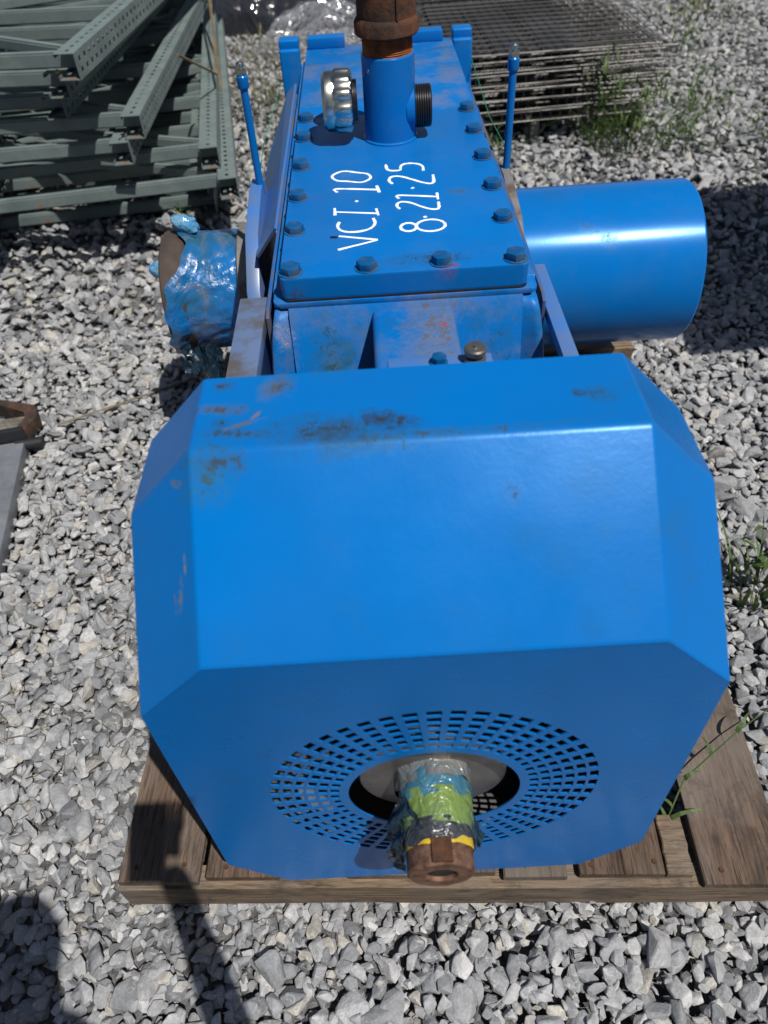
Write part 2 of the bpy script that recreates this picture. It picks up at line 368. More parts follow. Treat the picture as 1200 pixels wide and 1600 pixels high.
M['dark_rust'] = simple('dark_rusty_flange', (.07, .05, .04), .75, .1, 0, 14, .4, .3, col2=(.045, .035, .032), lo=.4, hi=.6)
M['bore'] = simple('dark_bore', (.02, .018, .017), .6, .3, .3)
M['chrome'] = simple('zinc_plated_cap', (.58, .57, .5), .26, 1.0, .2, 35, .12, .5)
M['steel'] = simple('grey_machined_steel', (.30, .28, .26), .4, .85, .3, 18, .15)
M['dirty_steel'] = simple('dusty_grey_primer', (.17, .165, .16), .55, .15, 0, 14, .2, .4, col2=(.10, .075, .055), lo=.45, hi=.6)
M['black'] = simple('black_plastic_thread', (.012, .012, .014), .28, 0, .3, 20, .05)
M['dark'] = simple('dark_gasket', (.012, .013, .016), .6, 0, .3, 40)
M['rail'] = simple('dusty_sky_sheen_rail', (.10, .15, .27), .45, 0, 0, 10, .2, .5, col2=(.085, .078, .075), lo=.48, hi=.64)  # lilac base imitates reflected sky; the second tone is dust and dirt
M['marker'] = simple('white_paint_pen', (.78, .82, .90), .5, 0, .3, 120, .3, lo=.5, hi=.75)
M['bolt'] = blue_paint('bolt_paint', 1.0, .25, marks=[((0, .008, .006), (.014, .012, .014), 0, (.2, .06, .02), .6)], rough=(.3, .5), base=(.0, .075, .22))
M['brownblue'] = simple('worn_blue_edge', (.012, .09, .29), .5, 0, 0, 9, .25, .4, col2=(.10, .085, .08), lo=.42, hi=.62)
s = N('blue_paint_sky_sheen'); cc = s.mix(s.ramp(s.noise(5, 6, .65), [(.45, 0.0), (.7, 1.0)]), (.05, .15, .40), (.12, .15, .22))
M['sky_sheen'] = s.fin(cc, .38, 0, .6)  # paler lilac tone stands in for sky reflected off the blue paint
s = N('silty_blue_film')                                       # dirty shrink film pulled over blue metal
a = s.noise(5, 5, .6); b = s.noise(13, 7, .7, co=s.co((1, .35, 1)), dist=1.5)
cc = s.mix(s.ramp(a, [(.42, 0.0), (.66, 1.0)]), (.0, .13, .40), (.02, .085, .13))
cc = s.mix(s.math('MULTIPLY', s.ramp(b, [(.5, 0.0), (.66, 1.0)]), .55), cc, (.16, .15, .15))
s.bump(s.math('ADD', s.noise(9, 5, .6, co=s.co((1, .4, 1)), dist=1.0), s.math('MULTIPLY', b, .35)), .9, .012)
M['film'] = s.fin(cc, s.math('ADD', s.math('MULTIPLY', s.noise(9), .3), .06), 0, .7, .5)
def filmy(name, c1, c2, bs=.8, rough=.25):
    s = N(name); b = s.noise(24, 6, .7, dist=1.2)
    cc = s.mix(s.ramp(b, [(.4, 0.0), (.62, 1.0)]), c1, c2); s.bump(s.noise(30, 3, .5, dist=2.0), bs, .008)
    return s.fin(cc, rough, 0, .6)
M['tape_blue'] = filmy('faded_blue_film', (.035, .13, .21), (.06, .15, .19)); M['tape_green'] = filmy('green_film', (.15, .22, .055), (.10, .16, .06))
M['tape_black'] = filmy('black_tape', (.018, .02, .024), (.06, .065, .07)); M['tape_yellow'] = filmy('yellow_tape', (.62, .42, .02), (.45, .33, .03), .4, .4)
M['tape_grey'] = filmy('grey_dusty_film', (.10, .125, .15), (.16, .15, .13)); M['clear'] = filmy('crumpled_clear_film', (.02, .20, .42), (.16, .30, .40), .45, .08)
M['dark_film'] = filmy('dark_teal_film', (.008, .022, .04), (.015, .04, .06), .8, .2)
M['wood'] = wood('pallet_wood', (.050, .031, .021), (.15, .098, .066)); M['woodx'] = wood('pallet_rail_wood', (.085, .056, .035), (.23, .165, .105), axis='X')
M['oldwood'] = wood('weathered_wood', (.10, .088, .07), (.24, .215, .18), gray=(.24, .225, .2), axis='X'); M['oldwoody'] = wood('weathered_wood_lengthwise', (.10, .09, .075), (.26, .24, .2), gray=(.2, .19, .17))

# ------------------------------------------------------------------ PALLET UNDER THE MACHINE
TOP = .11
pal_t = thing('wooden_pallet', 'brown weathered wooden pallet under the blue machine', 'pallet', (-.585, .013, 0), R(-2.75))
def rough_board(x0, x1, y0, y1, z0, z1, seed, bev=.003):
    r = random.Random(seed); bm = NB(); nn = 8
    jx = [r.uniform(-.002, .002) for _ in range(nn + 1)]
    vert = []
    long_y = (y1 - y0) > (x1 - x0)
    for k in range(nn + 1):
        t = k / nn; j = jx[k]; jz = r.uniform(-.0012, .0012)
        if long_y: ring = [(x0 + j, y0 + t * (y1 - y0), z0), (x1 + j * .7, y0 + t * (y1 - y0), z0), (x1 + j * .7, y0 + t * (y1 - y0), z1 + jz), (x0 + j, y0 + t * (y1 - y0), z1 - jz)]
        else: ring = [(x0 + t * (x1 - x0), y0 + j, z0), (x0 + t * (x1 - x0), y1 + j, z0), (x0 + t * (x1 - x0), y1 + j, z1 + jz), (x0 + t * (x1 - x0), y0 + j, z1 - jz)]
        vert.append([bm.verts.new(p) for p in ring])
    for a, b in zip(vert, vert[1:]):
        for i in range(4): bm.faces.new((a[i], a[(i + 1) % 4], b[(i + 1) % 4], b[i]))
    bm.faces.new(vert[0][::-1]); bm.faces.new(vert[-1])
    es = [e for e in bm.edges if abs((e.verts[0].co - e.verts[1].co).normalized().dot(Vector((0, 1, 0) if long_y else (1, 0, 0)))) > .9]
    bmesh.ops.bevel(bm, geom=es, offset=bev, segments=1, affect='EDGES')
    return bm
for k, (u0, u1, ys, ye) in enumerate([(0, .150, .004, 1.62), (.163, .30, .012, 1.62), (.318, .405, .02, 1.6), (.425, .545, .014, 1.61), (.56, .695, .018, 1.6), (.712, .826, .01, 1.62), (.846, .926, .014, 1.6), (.929, 1.002, .014, 1.6), (1.066, 1.222, -.004, 1.62)]):
    o = obj('plank', rough_board(u0, u1, ys, ye, TOP - .019, TOP, 50 + k), M['wood'], pal_t)
for k, y in enumerate((-.002, .52, 1.04, 1.56)):
    obj('stringer', rough_board(-.004, 1.228, y, y + .042, .0, TOP - .0215, 80 + k, .004), M['woodx'], pal_t)
obj('block', rough_board(1.006, 1.052, .014, .12, TOP - .075, TOP - .003, 91, .002), M['woodx'], pal_t)
for k, y in enumerate((.0, 1.49)):
    obj('bottom_board', rough_board(.0, 1.22, y + .05, y + .15, -.008, .004, 95 + k), M['woodx'], pal_t)
bm = NB(); lathe(bm, [(.0045, 0), (.0045, .0012), (.0, .0018)], 10)
nail_me = None
for (u, v) in [(1.10, .02), (1.185, .022), (1.10, .54), (1.19, .545), (.87, .03), (.985, .035), (.03, .03), (.12, .035), (.2, .03), (.27, .035), (.75, .03), (.8, .035)]:
    if nail_me is None: o = obj('nail', bm, M['rust'], pal_t, 40); nail_me = o.data
    else: o = obj('nail', nail_me, None, pal_t)
    o.location = (u, v, TOP + .0006)
tb = obj('timber', rough_board(-.62, .76, 1.64, 1.73, .0, .095, 99, .004), M['woodx'])
tb.location = (0, 0, 0); tb.rotation_euler = (0, 0, R(-1.5)); tag(tb, 'long brown timber lying on gravel under the big blue cylinder', 'timber')

# ------------------------------------------------------------------ THE MACHINE
mach = thing('gearbox_machine', 'bright blue painted gearbox machine with faceted perforated guard, hand-lettered lid and big side cylinder', 'machine', (0, 0, LIFT))
def P(name, bm, mat, parent=mach, smooth=None, **k): return obj(name, bm, mat, parent, smooth, **k)
# --- guard: front octagon of folded sheet, sloped upper front, flat top
GW, GZT, GC, GCZ, SY, SZ, RY = .356, .718, .0945, .0965, .1835, .1617, .137
def octo(lift, inset, rad=.0035):
    W, zt, zb = GW - inset, GZT + lift - inset, 0 + inset
    c = GC - inset * .41; cz = GCZ - inset * .41
    pts = [(W - c, zt), (-(W - c), zt), (-W, zt - cz), (-W, zb + cz), (-(W - c), zb), (W - c, zb), (W, zb + cz), (W, zt - cz)]
    out = []; n = len(pts)
    for i in range(n):
        p = Vector(pts[i]); a = (Vector(pts[i - 1]) - p).normalized(); b = (Vector(pts[(i + 1) % n]) - p).normalized()
        for q in (p + a * rad, p + (a + b) * rad * .22, p + b * rad): out.append(q)
    return out
bm = NB(); loops = []
f45 = SZ / SY
for y, lift, ins in ((0.0, 0, .0022), (.0006, 0, .0009), (.0018, .0012, .0002), (.0034, .0034 * f45, 0), (SY - .0055, (SY - .0055) * f45, 0), (SY - .0018, SZ - .0020, 0), (SY + .0018, SZ - .0005, 0), (SY + .0055, SZ, 0),
                     (SY + RY - .002, SZ, 0), (SY + RY, SZ, .0015)):
    loops.append([bm.verts.new((q.x, y, q.y)) for q in octo(lift, ins)])
for a, b in zip(loops, loops[1:]):
    n = len(a)
    for i in range(n): bm.faces.new((a[i], a[(i + 1) % n], b[(i + 1) % n], b[i]))
guard = P('guard_shell', bm, M['guard'], mach, 60)
sm = guard.modifiers.new('sheet', 'SOLIDIFY'); sm.thickness = .002; sm.offset = -1; guard.data.materials.append(M['inside']); sm.material_offset = 1; sm.material_offset_rim = 0
wn = guard.modifiers.new('normals', 'WEIGHTED_NORMAL'); wn.weight = 100; wn.keep_sharp = False
# front panel with six rings of slots
bm = NB(); CX, CZ = 0.0, .355
outer = [bm.verts.new((q.x, 0, q.y)) for q in octo(0, .0022)]
NA = 96; radii = [.1255]
for k in range(6):
    r0 = .1395 + k * .0172; radii += [r0, r0 + .0124]
radii.append(.2475)
ang = []
for k in range(48):
    a0 = 2 * math.pi * k / 48; ang += [a0 - R(2.4), a0 + R(2.4)]
gv = [[bm.verts.new((CX + r * math.cos(a), 0, CZ + r * math.sin(a))) for a in ang] for r in radii]
for i in range(len(radii) - 1):
    for j in range(NA):
        if i % 2 == 1 and j % 2 == 0: continue
        bm.faces.new((gv[i][j], gv[i][(j + 1) % NA], gv[i + 1][(j + 1) % NA], gv[i + 1][j]))
for j in range(len(outer)): bm.edges.new((outer[j], outer[(j + 1) % len(outer)]))
ed = [e for e in bm.edges if not e.link_faces] + [bm.edges.get((gv[-1][j], gv[-1][(j + 1) % NA])) for j in range(NA)]
bmesh.ops.triangle_fill(bm, edges=list(set(ed)), use_beauty=True, use_dissolve=False)
for f in bm.faces:
    if f.normal.y > 0: f.normal_flip()
me = bpy.data.meshes.new('front_panel'); bm.normal_update(); 
bm.to_mesh(me); bm.free(); me.materials.append(M['guard'])
fp = bpy.data.objects.new('front_panel', me); link(fp, guard)
me.materials.append(M['inside']); sm = fp.modifiers.new('sheet', 'SOLIDIFY'); sm.thickness = .0024; sm.offset = -1; sm.material_offset = 1; sm.material_offset_rim = 0
# back panel (dark, with shaft opening)
bm = NB(); outer = [bm.verts.new((q.x, SY + RY - .006, q.y)) for q in octo(SZ, .004)]
inner = [bm.verts.new((.11 * math.cos(2 * math.pi * k / 40), SY + RY - .006, .355 + .11 * math.sin(2 * math.pi * k / 40))) for k in range(40)]
for L in (outer, inner):
    for j in range(len(L)): bm.edges.new((L[j], L[(j + 1) % len(L)]))
bmesh.ops.triangle_fill(bm, edges=bm.edges[:], use_beauty=True)
bp = P('back_panel', bm, M['inside'], guard); sm = bp.modifiers.new('sheet', 'SOLIDIFY'); sm.thickness = .003
# --- shaft and its wrappings
bm = NB(); lathe(bm, [(.108, .024), (.110, .026), (.110, .038), (.108, .041), (.07, .041), (.068, .16), (.10, .17), (.10, .34)], 64, 'Y', (0, 0, .355)); P('hub_disc', bm, M['steel'], mach, 30)
def key_r(r, h, a, j): return r
bm = NB(); lathe(bm, [(.021, -.02), (.021, -.1125), (.023, -.116), (.043, -.116), (.0465, -.1125), (.0465, .35), (.0, .35)], 56, 'Y', (0, 0, .355), closed=False); shaft = P('shaft', bm, M['rust_face'], mach, 30)
bm = NB(); lathe(bm, [(.0, -.1105), (.0210, -.1105)], 32, 'Y', (0, 0, .355), closed=False); P('bore', bm, M['bore'], shaft)
bm = NB(); box(bm, -.012, .016, -.1135, -.082, .396, .4045, .0015); P('key', bm, M['rust'], shaft)
def wrap(name, y0, y1, r0, r1, mat, seed, amp=.002, torn=.0):
    r = random.Random(seed); ph = [r.uniform(0, 6.28) for _ in range(8)]
    def rf(rr, h, a, j): return rr + amp * (math.sin(3 * a + ph[0] + h * 60) + .6 * math.sin(7 * a + ph[1] - h * 90) + .5 * math.sin(13 * a + ph[2] + h * 40))
    bm = NB(); n = 64; K = 9; rings = []
    for k in range(K):
        t = k / (K - 1); ring = []
        for i in range(n):
            a = 2 * math.pi * i / n; edge = torn * (math.sin(2 * a + ph[3]) + .6 * math.sin(5 * a + ph[4]) + .4 * math.sin(11 * a + ph[5])) * (1 - t)
            y = y0 + (y1 - y0) * t + edge; rr = rf(r0 + (r1 - r0) * t, y, a, k)
            ring.append(bm.verts.new((rr * math.cos(a), y, .355 + rr * math.sin(a))))
        rings.append(ring)
    for a, b in zip(rings, rings[1:]):
        for i in range(n): bm.faces.new((a[i], a[(i + 1) % n], b[(i + 1) % n], b[i]))
    return P(name, bm, mat, shaft, 60)
wrap('yellow_tape', -.088, -.07, .0478, .048, M['tape_yellow'], 1, .0003, .001)
wrap('black_tape', -.082, -.054, .0495, .0515, M['tape_black'], 2, .0008, .004)
wrap('green_film', -.062, -.012, .0515, .0535, M['tape_green'], 3, .0006, .003)
wrap('blue_film', -.022, .02, .0535, .053, M['tape_blue'], 4, .0012, .003)
wrap('grey_film', .0, .03, .0555, .058, M['tape_grey'], 5, .0016, .003)
# crumpled film hanging from the left of the shaft
def crumple(bm, rows, seed, jit=.004):
    """sheet through the given rows of points with random creases"""
    r = random.Random(seed); g = [[bm.verts.new((p[0] + r.uniform(-jit, jit), p[1] + r.uniform(-jit, jit), p[2] + r.uniform(-jit, jit))) for p in row] for row in rows]
    for a, b in zip(g, g[1:]):
        for i in range(len(a) - 1): bm.faces.new((a[i], a[i + 1], b[i + 1], b[i]))
def sheet_rows(a0, a1, b0, b1, nu, nv, fold=.006, freq=3.0, taper=0.0):
    A0, A1, B0, B1 = map(Vector, (a0, a1, b0, b1)); rows = []
    for j in range(nv + 1):
        v = j / nv; row = []
        for i in range(nu + 1):
            u = i / nu; uu = .5 + (u - .5) * (1 - taper * v); p = (A0.lerp(A1, uu)).lerp(B0.lerp(B1, uu), v)
            nrm = (A1 - A0).cross(B0 - A0).normalized(); p = p + nrm * fold * math.sin(freq * 2 * math.pi * u + v * 2) * (.3 + v)
            row.append(p)
        rows.append(row)
    return rows
bm = NB()
crumple(bm, sheet_rows((-.045, -.0, .385), (-.050, -.075, .375), (-.070, -.035, .30), (-.056, -.095, .305), 24, 18, .006, 3), 5, .0011)
crumple(bm, sheet_rows((-.045, -.02, .40), (-.02, -.07, .405), (-.072, -.03, .345), (-.058, -.085, .345), 22, 16, .004, 2), 6, .001)
crumple(bm, sheet_rows((-.05, -.05, .33), (-.052, -.09, .33), (-.075, -.045, .27), (-.066, -.07, .265), 16, 12, .004, 2, .4), 8, .0012)
o = P('loose_film', bm, M['dark_film'], shaft, 60)
bm = NB(); crumple(bm, sheet_rows((.049, -.03, .37), (.047, -.075, .36), (.066, -.05, .33), (.056, -.085, .32), 7, 6, .004, 2, .6), 9, .003); P('loose_film', bm, M['dark_film'], shaft, 25)
# --- bearing neck between guard and gear case
bm = NB(); box(bm, -.05, .092, .31, .697, .40, .738, .012, 3); P('neck', bm, M['cast'], mach, 35)
bm = NB(); box(bm, -.03, .125, .435, .475, .40, .785, .004); fl = P('bearing_flange', bm, M['sky_sheen'], mach, 35)
# --- gear case with sloped front and rounded corners
bm = NB(); HX0, HX1 = -.222, .240
prof = [(.705, .757), (.69, .74), (.60, .30), (.60, .0), (2.06, .0), (2.06, .757)]
prism(bm, prof, HX0, HX1, 'X')
es = [e for e in bm.edges if all(abs(v.co.y) < .71 for v in e.verts) and (abs(e.verts[0].co.x - e.verts[1].co.x) < 1e-4)]
bmesh.ops.bevel(bm, geom=es, offset=.028, segments=4, affect='EDGES')
case = P('gear_case', bm, M['cast'], mach, 40)
bm = NB(); prism(bm, rrect(-.2195, .2375, .696, 2.07, .012), .748, .7565, bev=.003); P('case_rim', bm, M['cast'], case, 40)
bm = NB(); prism(bm, rrect(-.2035, .2205, .699, 1.462, .014), .7575, .7605); P('gasket', bm, M['dark'], case)
bm = NB(); nu, nv = 40, 18; g = []
for j in range(nv + 1):
    t = j / nv; row = []
    for i in range(nu + 1):
        u = -1 + 2 * i / nu; e = max(0, (abs(u) - .72) / .28)
        x = .009 + u * (.2275 + .030 * t ** .6); y = .700 - .010 * min(1, t * 6) - .07 * t ** 1.5 - .05 * e * e * t ** .5; z = .744 - .40 * t - .02 * (1 - e) * t
        row.append(bm.verts.new((x, y, z)))
    g.append(row)
for a_, b_ in zip(g, g[1:]):
    for i in range(nu): bm.faces.new((a_[i], a_[i + 1], b_[i + 1], b_[i]))
o = P('front_wall', bm, M['cast'], case, 60); q_ = o.modifiers.new('sheet', 'SOLIDIFY'); q_.thickness = .006; q_.offset = 1
# --- bolted cover plate
bm = NB(); prism(bm, rrect(-.203, .220, .70, 1.458, .012, 6), .761, .80, bev=.0035, seg=3); cover = P('cover_plate', bm, M['plate'], mach, 35)
bm = NB(); prism(bm, rrect(-.203, .222, 1.461, 2.06, .006), .7575, .7985, bev=.003); rear = P('rear_cover', bm, M['rear'], mach, 35)
for x0, x1 in ((-.199, -.09), (.098, .196)):
    bm = NB(); box(bm, x0, x1, 2.03, 2.078, .7987, .826, .004); P('lifting_pad', bm, M['blue'], rear, 35)
bm = NB(); prism(bm, [(.0176 * math.cos(R(60 * k)), .0176 * math.sin(R(60 * k))) for k in range(6)], 0, .0135, bev=.0018); bmesh.ops.recalc_face_normals(bm, faces=bm.faces[:])
lathe(bm, [(.0208, -.0005), (.0208, .0012)], 20)
bolt_me = None; br = random.Random(3)
spots = [(.1995, y) for y in (.722, .871, 1.011, 1.159, 1.309, 1.45)] + [(-.184, y) for y in (.722, .874, 1.016, 1.168, 1.327, 1.45)] + [(-.054, .722), (.073, .724)]
for x, y in spots:
    if bolt_me is None: o = P('bolt', bm, M['bolt'], cover, 30); bolt_me = o.data
    else: o = obj('bolt', bolt_me, None, cover)
    o.location = (x, y, .8003); o.rotation_euler = (br.uniform(-.02, .02), br.uniform(-.02, .02), br.uniform(0, 1.05)); s_ = br.uniform(.95, 1.06); o.scale = (s_, s_, br.uniform(.9, 1.1))
bm = NB(); prism(bm, [(-.118, .838), (-.106, .836), (-.104, .841), (-.117, .843)], .8002, .802); P('paint_chip', bm, M['bore'], cover)
# hand lettering: VCI . 10 / 8 . 21 . 25
STR = {'V': [[(-.102, .844), (-.032, .82), (-.104, .792)]],
 'C': [[(-.102, .899), (-.106, .883), (-.1, .865), (-.083, .856), (-.059, .857), (-.041, .868), (-.034, .888), (-.038, .906)]],
 'I': [[(-.111, .96), (-.11, .93)], [(-.11, .944), (-.03, .927)], [(-.031, .947), (-.028, .918)]],
 'dot': [[(-.069, .987), (-.067, .983)]],
 '1': [[(-.106, 1.032), (-.114, 1.045), (-.109, 1.05), (-.026, 1.032)], [(-.027, 1.05), (-.023, 1.019)]],
 '0': [[(-.078 + .040 * math.cos(t * math.pi / 12), 1.1025 + (.027 + .004 * math.sin(t)) * math.sin(t * math.pi / 12) - .008 * math.cos(t * math.pi / 12)) for t in range(25)]],
 '8': [[(.0255 + .0145 * math.cos(t * math.pi / 10), .862 + .0165 * math.sin(t * math.pi / 10)) for t in range(21)], [(.0665 + .0265 * math.cos(t * math.pi / 12), .8635 + .0235 * math.sin(t * math.pi / 12)) for t in range(25)]],
 'dot_b': [[(.058, .900), (.060, .896)]],
 '2': [[(.014, .94), (.008, .95), (.01, .965), (.019, .971), (.036, .964), (.055, .943), (.072, .929), (.088, .927), (.089, .959)]],
 '1_b': [[(.014, .985), (.009, .996), (.015, 1.001), (.089, .982)], [(.089, .999), (.089, .97)]],
 'dot_c': [[(.043, 1.03), (.045, 1.027)]],
 '2_b': [[(.005, 1.055), (-.002, 1.069), (0, 1.086), (.011, 1.093), (.027, 1.087), (.048, 1.068), (.068, 1.049), (.088, 1.042), (.089, 1.085)]],
 '5': [[(-.005, 1.153), (-.003, 1.12), (.026, 1.118), (.024, 1.135), (.03, 1.15), (.045, 1.153), (.061, 1.148), (.072, 1.135), (.071, 1.11)]]}
def smooth_path(p, it=2):
    for _ in range(it):
        q = [p[0]]
        for a, b in zip(p, p[1:]): q += [(a[0] * .75 + b[0] * .25, a[1] * .75 + b[1] * .25), (a[0] * .25 + b[0] * .75, a[1] * .25 + b[1] * .75)]
        p = q + [p[-1]]
    return p
NAMES = {'V': 'letter', 'C': 'letter', 'I': 'letter'}
for k, st in STR.items():
    bm = NB()
    for path in st:
        sharp = k in 'V' or len(path) < 4
        p = path if sharp else smooth_path(path)
        if sharp and k == 'V':
            p = [path[0], ((path[0][0] + path[1][0]) / 2, (path[0][1] + path[1][1]) / 2), (path[1][0] - .001, path[1][1] + .0006), (path[1][0] - .001, path[1][1] - .0006), ((path[2][0] + path[1][0]) / 2, (path[2][1] + path[1][1]) / 2), path[2]]
        wd = .0040 if k.startswith('dot') else .0030
        tube(bm, [(a + br.uniform(-.0007, .0007), b + br.uniform(-.0007, .0007), .8003) for a, b in p], [wd * br.uniform(.5, 1.0) for _ in p], 8, .25)
        tube(bm, [(a, b, .8004) for a, b in p], [wd * br.uniform(.72, 1.22) for _ in p], 8, .3)
    P('dot' if k.startswith('dot') else ('letter' if k in NAMES else 'numeral'), bm, M['marker'], cover, 60)
# --- stand pipe
PX, PY = .013, 1.31
bm = NB(); lathe(bm, [(.0605, .7995), (.0605, .803), (.0568, .8055), (.0562, .9655), (.0545, .968), (.050, .968), (.050, .90)], 64, 'Z', (PX, PY, 0), closed=False); pipe = P('stand_pipe', bm, M['can'], mach, 30)
prof = [(.0505, .95)]
for k in range(11): z = .9665 + k * .0037; prof += [(.0505, z), (.0525, z + .00185)]
prof.append((.0505, 1.008)); bm = NB(); lathe(bm, prof, 56, 'Z', (PX, PY, 0)); P('thread', bm, M['rust_bright'], pipe, 20)
bm = NB(); lathe(bm, [(.050, 1.003), (.0640, 1.003), (.0665, 1.006), (.0665, 1.025), (.0640, 1.030), (.0600, 1.034), (.0590, 1.10), (.0665, 1.105), (.0665, 1.13), (.05, 1.133), (.05, 1.02)], 56, 'Z', (PX, PY, 0), closed=False); cp = P('coupling', bm, M['rust'], pipe, 30)
bm = NB(); box(bm, PX + .018, PX + .022, PY - .0608, PY - .056, 1.034, 1.10, .001); P('seam', bm, M['rust'], cp)
# filler cap on the left
CZc = .880
bm = NB(); lathe(bm, [(.040, -.05), (.040, -.068)], 40, 'X', (PX - .02, PY, CZc)); P('nipple', bm, M['black'], pipe, 30)
def lobes(r, h, a, j):
    if 2 <= j <= 5:
        k = math.cos(12 * a); return r + (.0024 if k > .35 else -.0020 if k < -.1 else .0002)
    return r
bm = NB(); lathe(bm, [(.054, -.066), (.058, -.068), (.059, -.071), (.0605, -.074), (.0605, -.100), (.059, -.104), (.058, -.108), (.0595, -.111), (.0585, -.124), (.052, -.131), (.047, -.131), (.044, -.128), (.0, -.127)], 96, 'X', (0, PY, CZc), lobes); P('filler_cap', bm, M['chrome'], pipe, 32)
prof = [(.0405, .060)]
for k in range(7): x = .0665 + k * .005; prof += [(.0405, x), (.0425, x + .0015), (.0425, x + .0035)]
prof += [(.040, .103), (.034, .103), (.034, .08), (.0, .08)]
bm = NB(); lathe(bm, prof, 56, 'X', (0, PY, .860)); P('threaded_plug', bm, M['black'], pipe, 30)
bm = NB(); lathe(bm, [(.047, .048), (.047, .0655), (.043, .0665)], 48, 'X', (0, PY, .860)); P('boss', bm, M['can'], pipe, 30)
# --- rear posts
for x0, x1 in ((-.285, -.226), (.226, .284)):
    bm = NB(); box(bm, x0, x1, 2.035, 2.085, .30, .80, .007, 3); po = P('rear_post', bm, M['blue'], mach, 35)
    bm = NB(); box(bm, x0 - .0 if x0 > 0 else x0, x1, 2.05, 2.098, .796, .822, .006, 3); P('post_cap', bm, M['blue'], po, 35)
# --- side plates, rails and brackets
for sx, x0, x1 in ((-1, -.2375, -.2305), (1, .249, .2555)):
    bm = NB(); prism(bm, [(.70, .05), (.70, .728), (.72, .735), (1.86, .735), (1.96, .66), (1.96, .05)], x0, x1, 'X', bev=.002); P('side_plate', bm, M['brownblue'], mach, 35)
bm = NB(); box(bm, -.290, -.2395, .36, .775, .700, .728, .003); P('side_rail', bm, M['rail'], mach, 35)
bm = NB(); box(bm, .2575, .284, .36, .86, .690, .712, .003); P('side_rail', bm, M['sky_sheen'], mach, 35)
bm = NB(); vs = [bm.verts.new(p) for p in ((-.2395, 1.95, .735), (-.2395, 1.03, .735), (-.292, 1.06, .66), (-.325, 1.30, .60), (-.318, 1.72, .62), (-.27, 1.98, .70))]
bm.faces.new(vs); o = P('side_panel', bm, M['sky_sheen'], mach); q = o.modifiers.new('sheet', 'SOLIDIFY'); q.thickness = .006; q.offset = 0
for sx in (-1, 1):
    x0, x1 = (-.325, -.295) if sx < 0 else (.270, .292)
    bm = NB(); prism(bm, [(1.44, .0), (1.44, .60), (1.38, .70), (1.30, .705), (1.14, .675), (1.03, .60), (.98, .50), (.98, .0)], x0, x1, 'X', bev=.004)
    brk = P('bearing_bracket', bm, M['sky_sheen'] if sx < 0 else M['dirty_steel'], mach, 35)
    for (y, z) in ((1.08, .55), (1.20, .62)):
        bm = NB(); xx = x0 - .012 if sx < 0 else x1
        prism(bm, [(y + .016 * math.cos(R(60 * k)), z + .016 * math.sin(R(60 * k))) for k in range(6)], xx, xx + .012, 'X', bev=.0015); P('bolt', bm, M['bolt'], brk, 30)
# --- big cylinder at the right, wrapped pipe at the left
CR, CYc, CZz = .214, 1.475, .36
bm = NB(); lathe(bm, [(CR - .02, .292), (CR, .296), (CR, .80), (CR - .003, .805), (CR - .006, .805), (CR - .006, .77), (.0, .77)], 128, 'X', (0, CYc, CZz), closed=False); can = P('side_cylinder', bm, M['can'], mach, 30)
bm = NB(); lathe(bm, [(.24, .268), (.24, .2685), (.243, .27), (.243, .29), (.24, .293), (.1, .293)], 64, 'X', (0, CYc, CZz)); P('mounting_flange', bm, M['blue'], can, 30)
bm = NB(); lathe(bm, [(.0, -.300), (.09, -.300), (.09, -.345), (.165, -.347), (.168, -.35), (.168, -.362), (.165, -.365)], 64, 'X', (0, CYc, CZz)); P('seal_ring', bm, M['dark'], mach, 30)
bm = NB(); lathe(bm, [(.168, -.375), (.174, -.378), (.174, -.400), (.168, -.404)], 64, 'X', (0, CYc, CZz)); P('rusty_flange', bm, M['dirty_steel'], mach, 30)
bm = NB(); lathe(bm, [(.14, -.40), (.152, -.402), (.150, -.41), (.150, -.54), (.160, -.55), (.163, -.57), (.165, -.575), (.165, -.606), (.160, -.610), (.09, -.610), (.09, -.57), (0, -.57)], 64, 'X', (0, CYc, CZz)); stub = P('wrapped_pipe', bm, M['dark_rust'], mach, 30)
s = M['dirty_steel']
r2 = random.Random(12); ph = [r2.uniform(0, 6.28) for _ in range(9)]
def rfilm(r, h, a, j):
    cr = abs(math.sin(4 * a + 9 * h + ph[0])) ** .6 + .7 * abs(math.sin(9 * a - 26 * h + ph[1])) + .4 * abs(math.sin(17 * a + 40 * h + ph[2]))
    return r + .0034 * cr
bm = NB(); n = 160; K = 34; rings = []
for k in range(K):
    t = k / (K - 1); ring = []
    for i in range(n):
        a = 2 * math.pi * i / n
        edge = .02 * math.sin(a * 2 + 1.0) + .010 * math.sin(5 * a + ph[3]) + .006 * math.sin(13 * a)
        x = -.402 - (.166 + edge + .030 * max(0, math.cos(a - 3.6))) * t
        r = .154 + .012 * max(0, min(1, (t - .72) / .15)) ; r = rfilm(r, x, a, k)
        ring.append(bm.verts.new((x, CYc + r * math.cos(a), CZz + r * math.sin(a))))
    rings.append(ring)
for a, b in zip(rings, rings[1:]):
    for i in range(n): bm.faces.new((a[i], a[(i + 1) % n], b[(i + 1) % n], b[i]))
P('film_wrap', bm, M['film'], stub, 50)
def knot(c, r, seed, sx=1.0):
    bm = NB(); bmesh.ops.create_icosphere(bm, subdivisions=3, radius=r)
    q = random.Random(seed); a = [q.uniform(0, 6) for _ in range(6)]
    for v in bm.verts:
        d = v.co.normalized(); f = 1 + .16 * math.sin(3 * d.x + 2.5 * d.z + a[0]) - .16 * abs(math.sin(3.5 * d.y - 3 * d.z + a[1])) + .14 * abs(math.sin(7 * d.x + 5 * d.z + a[2])) + q.uniform(-.05, .05)
        v.co = Vector((d.x * r * f * sx, d.y * r * f * .7, d.z * r * f * .85)) + Vector(c)
    return bm
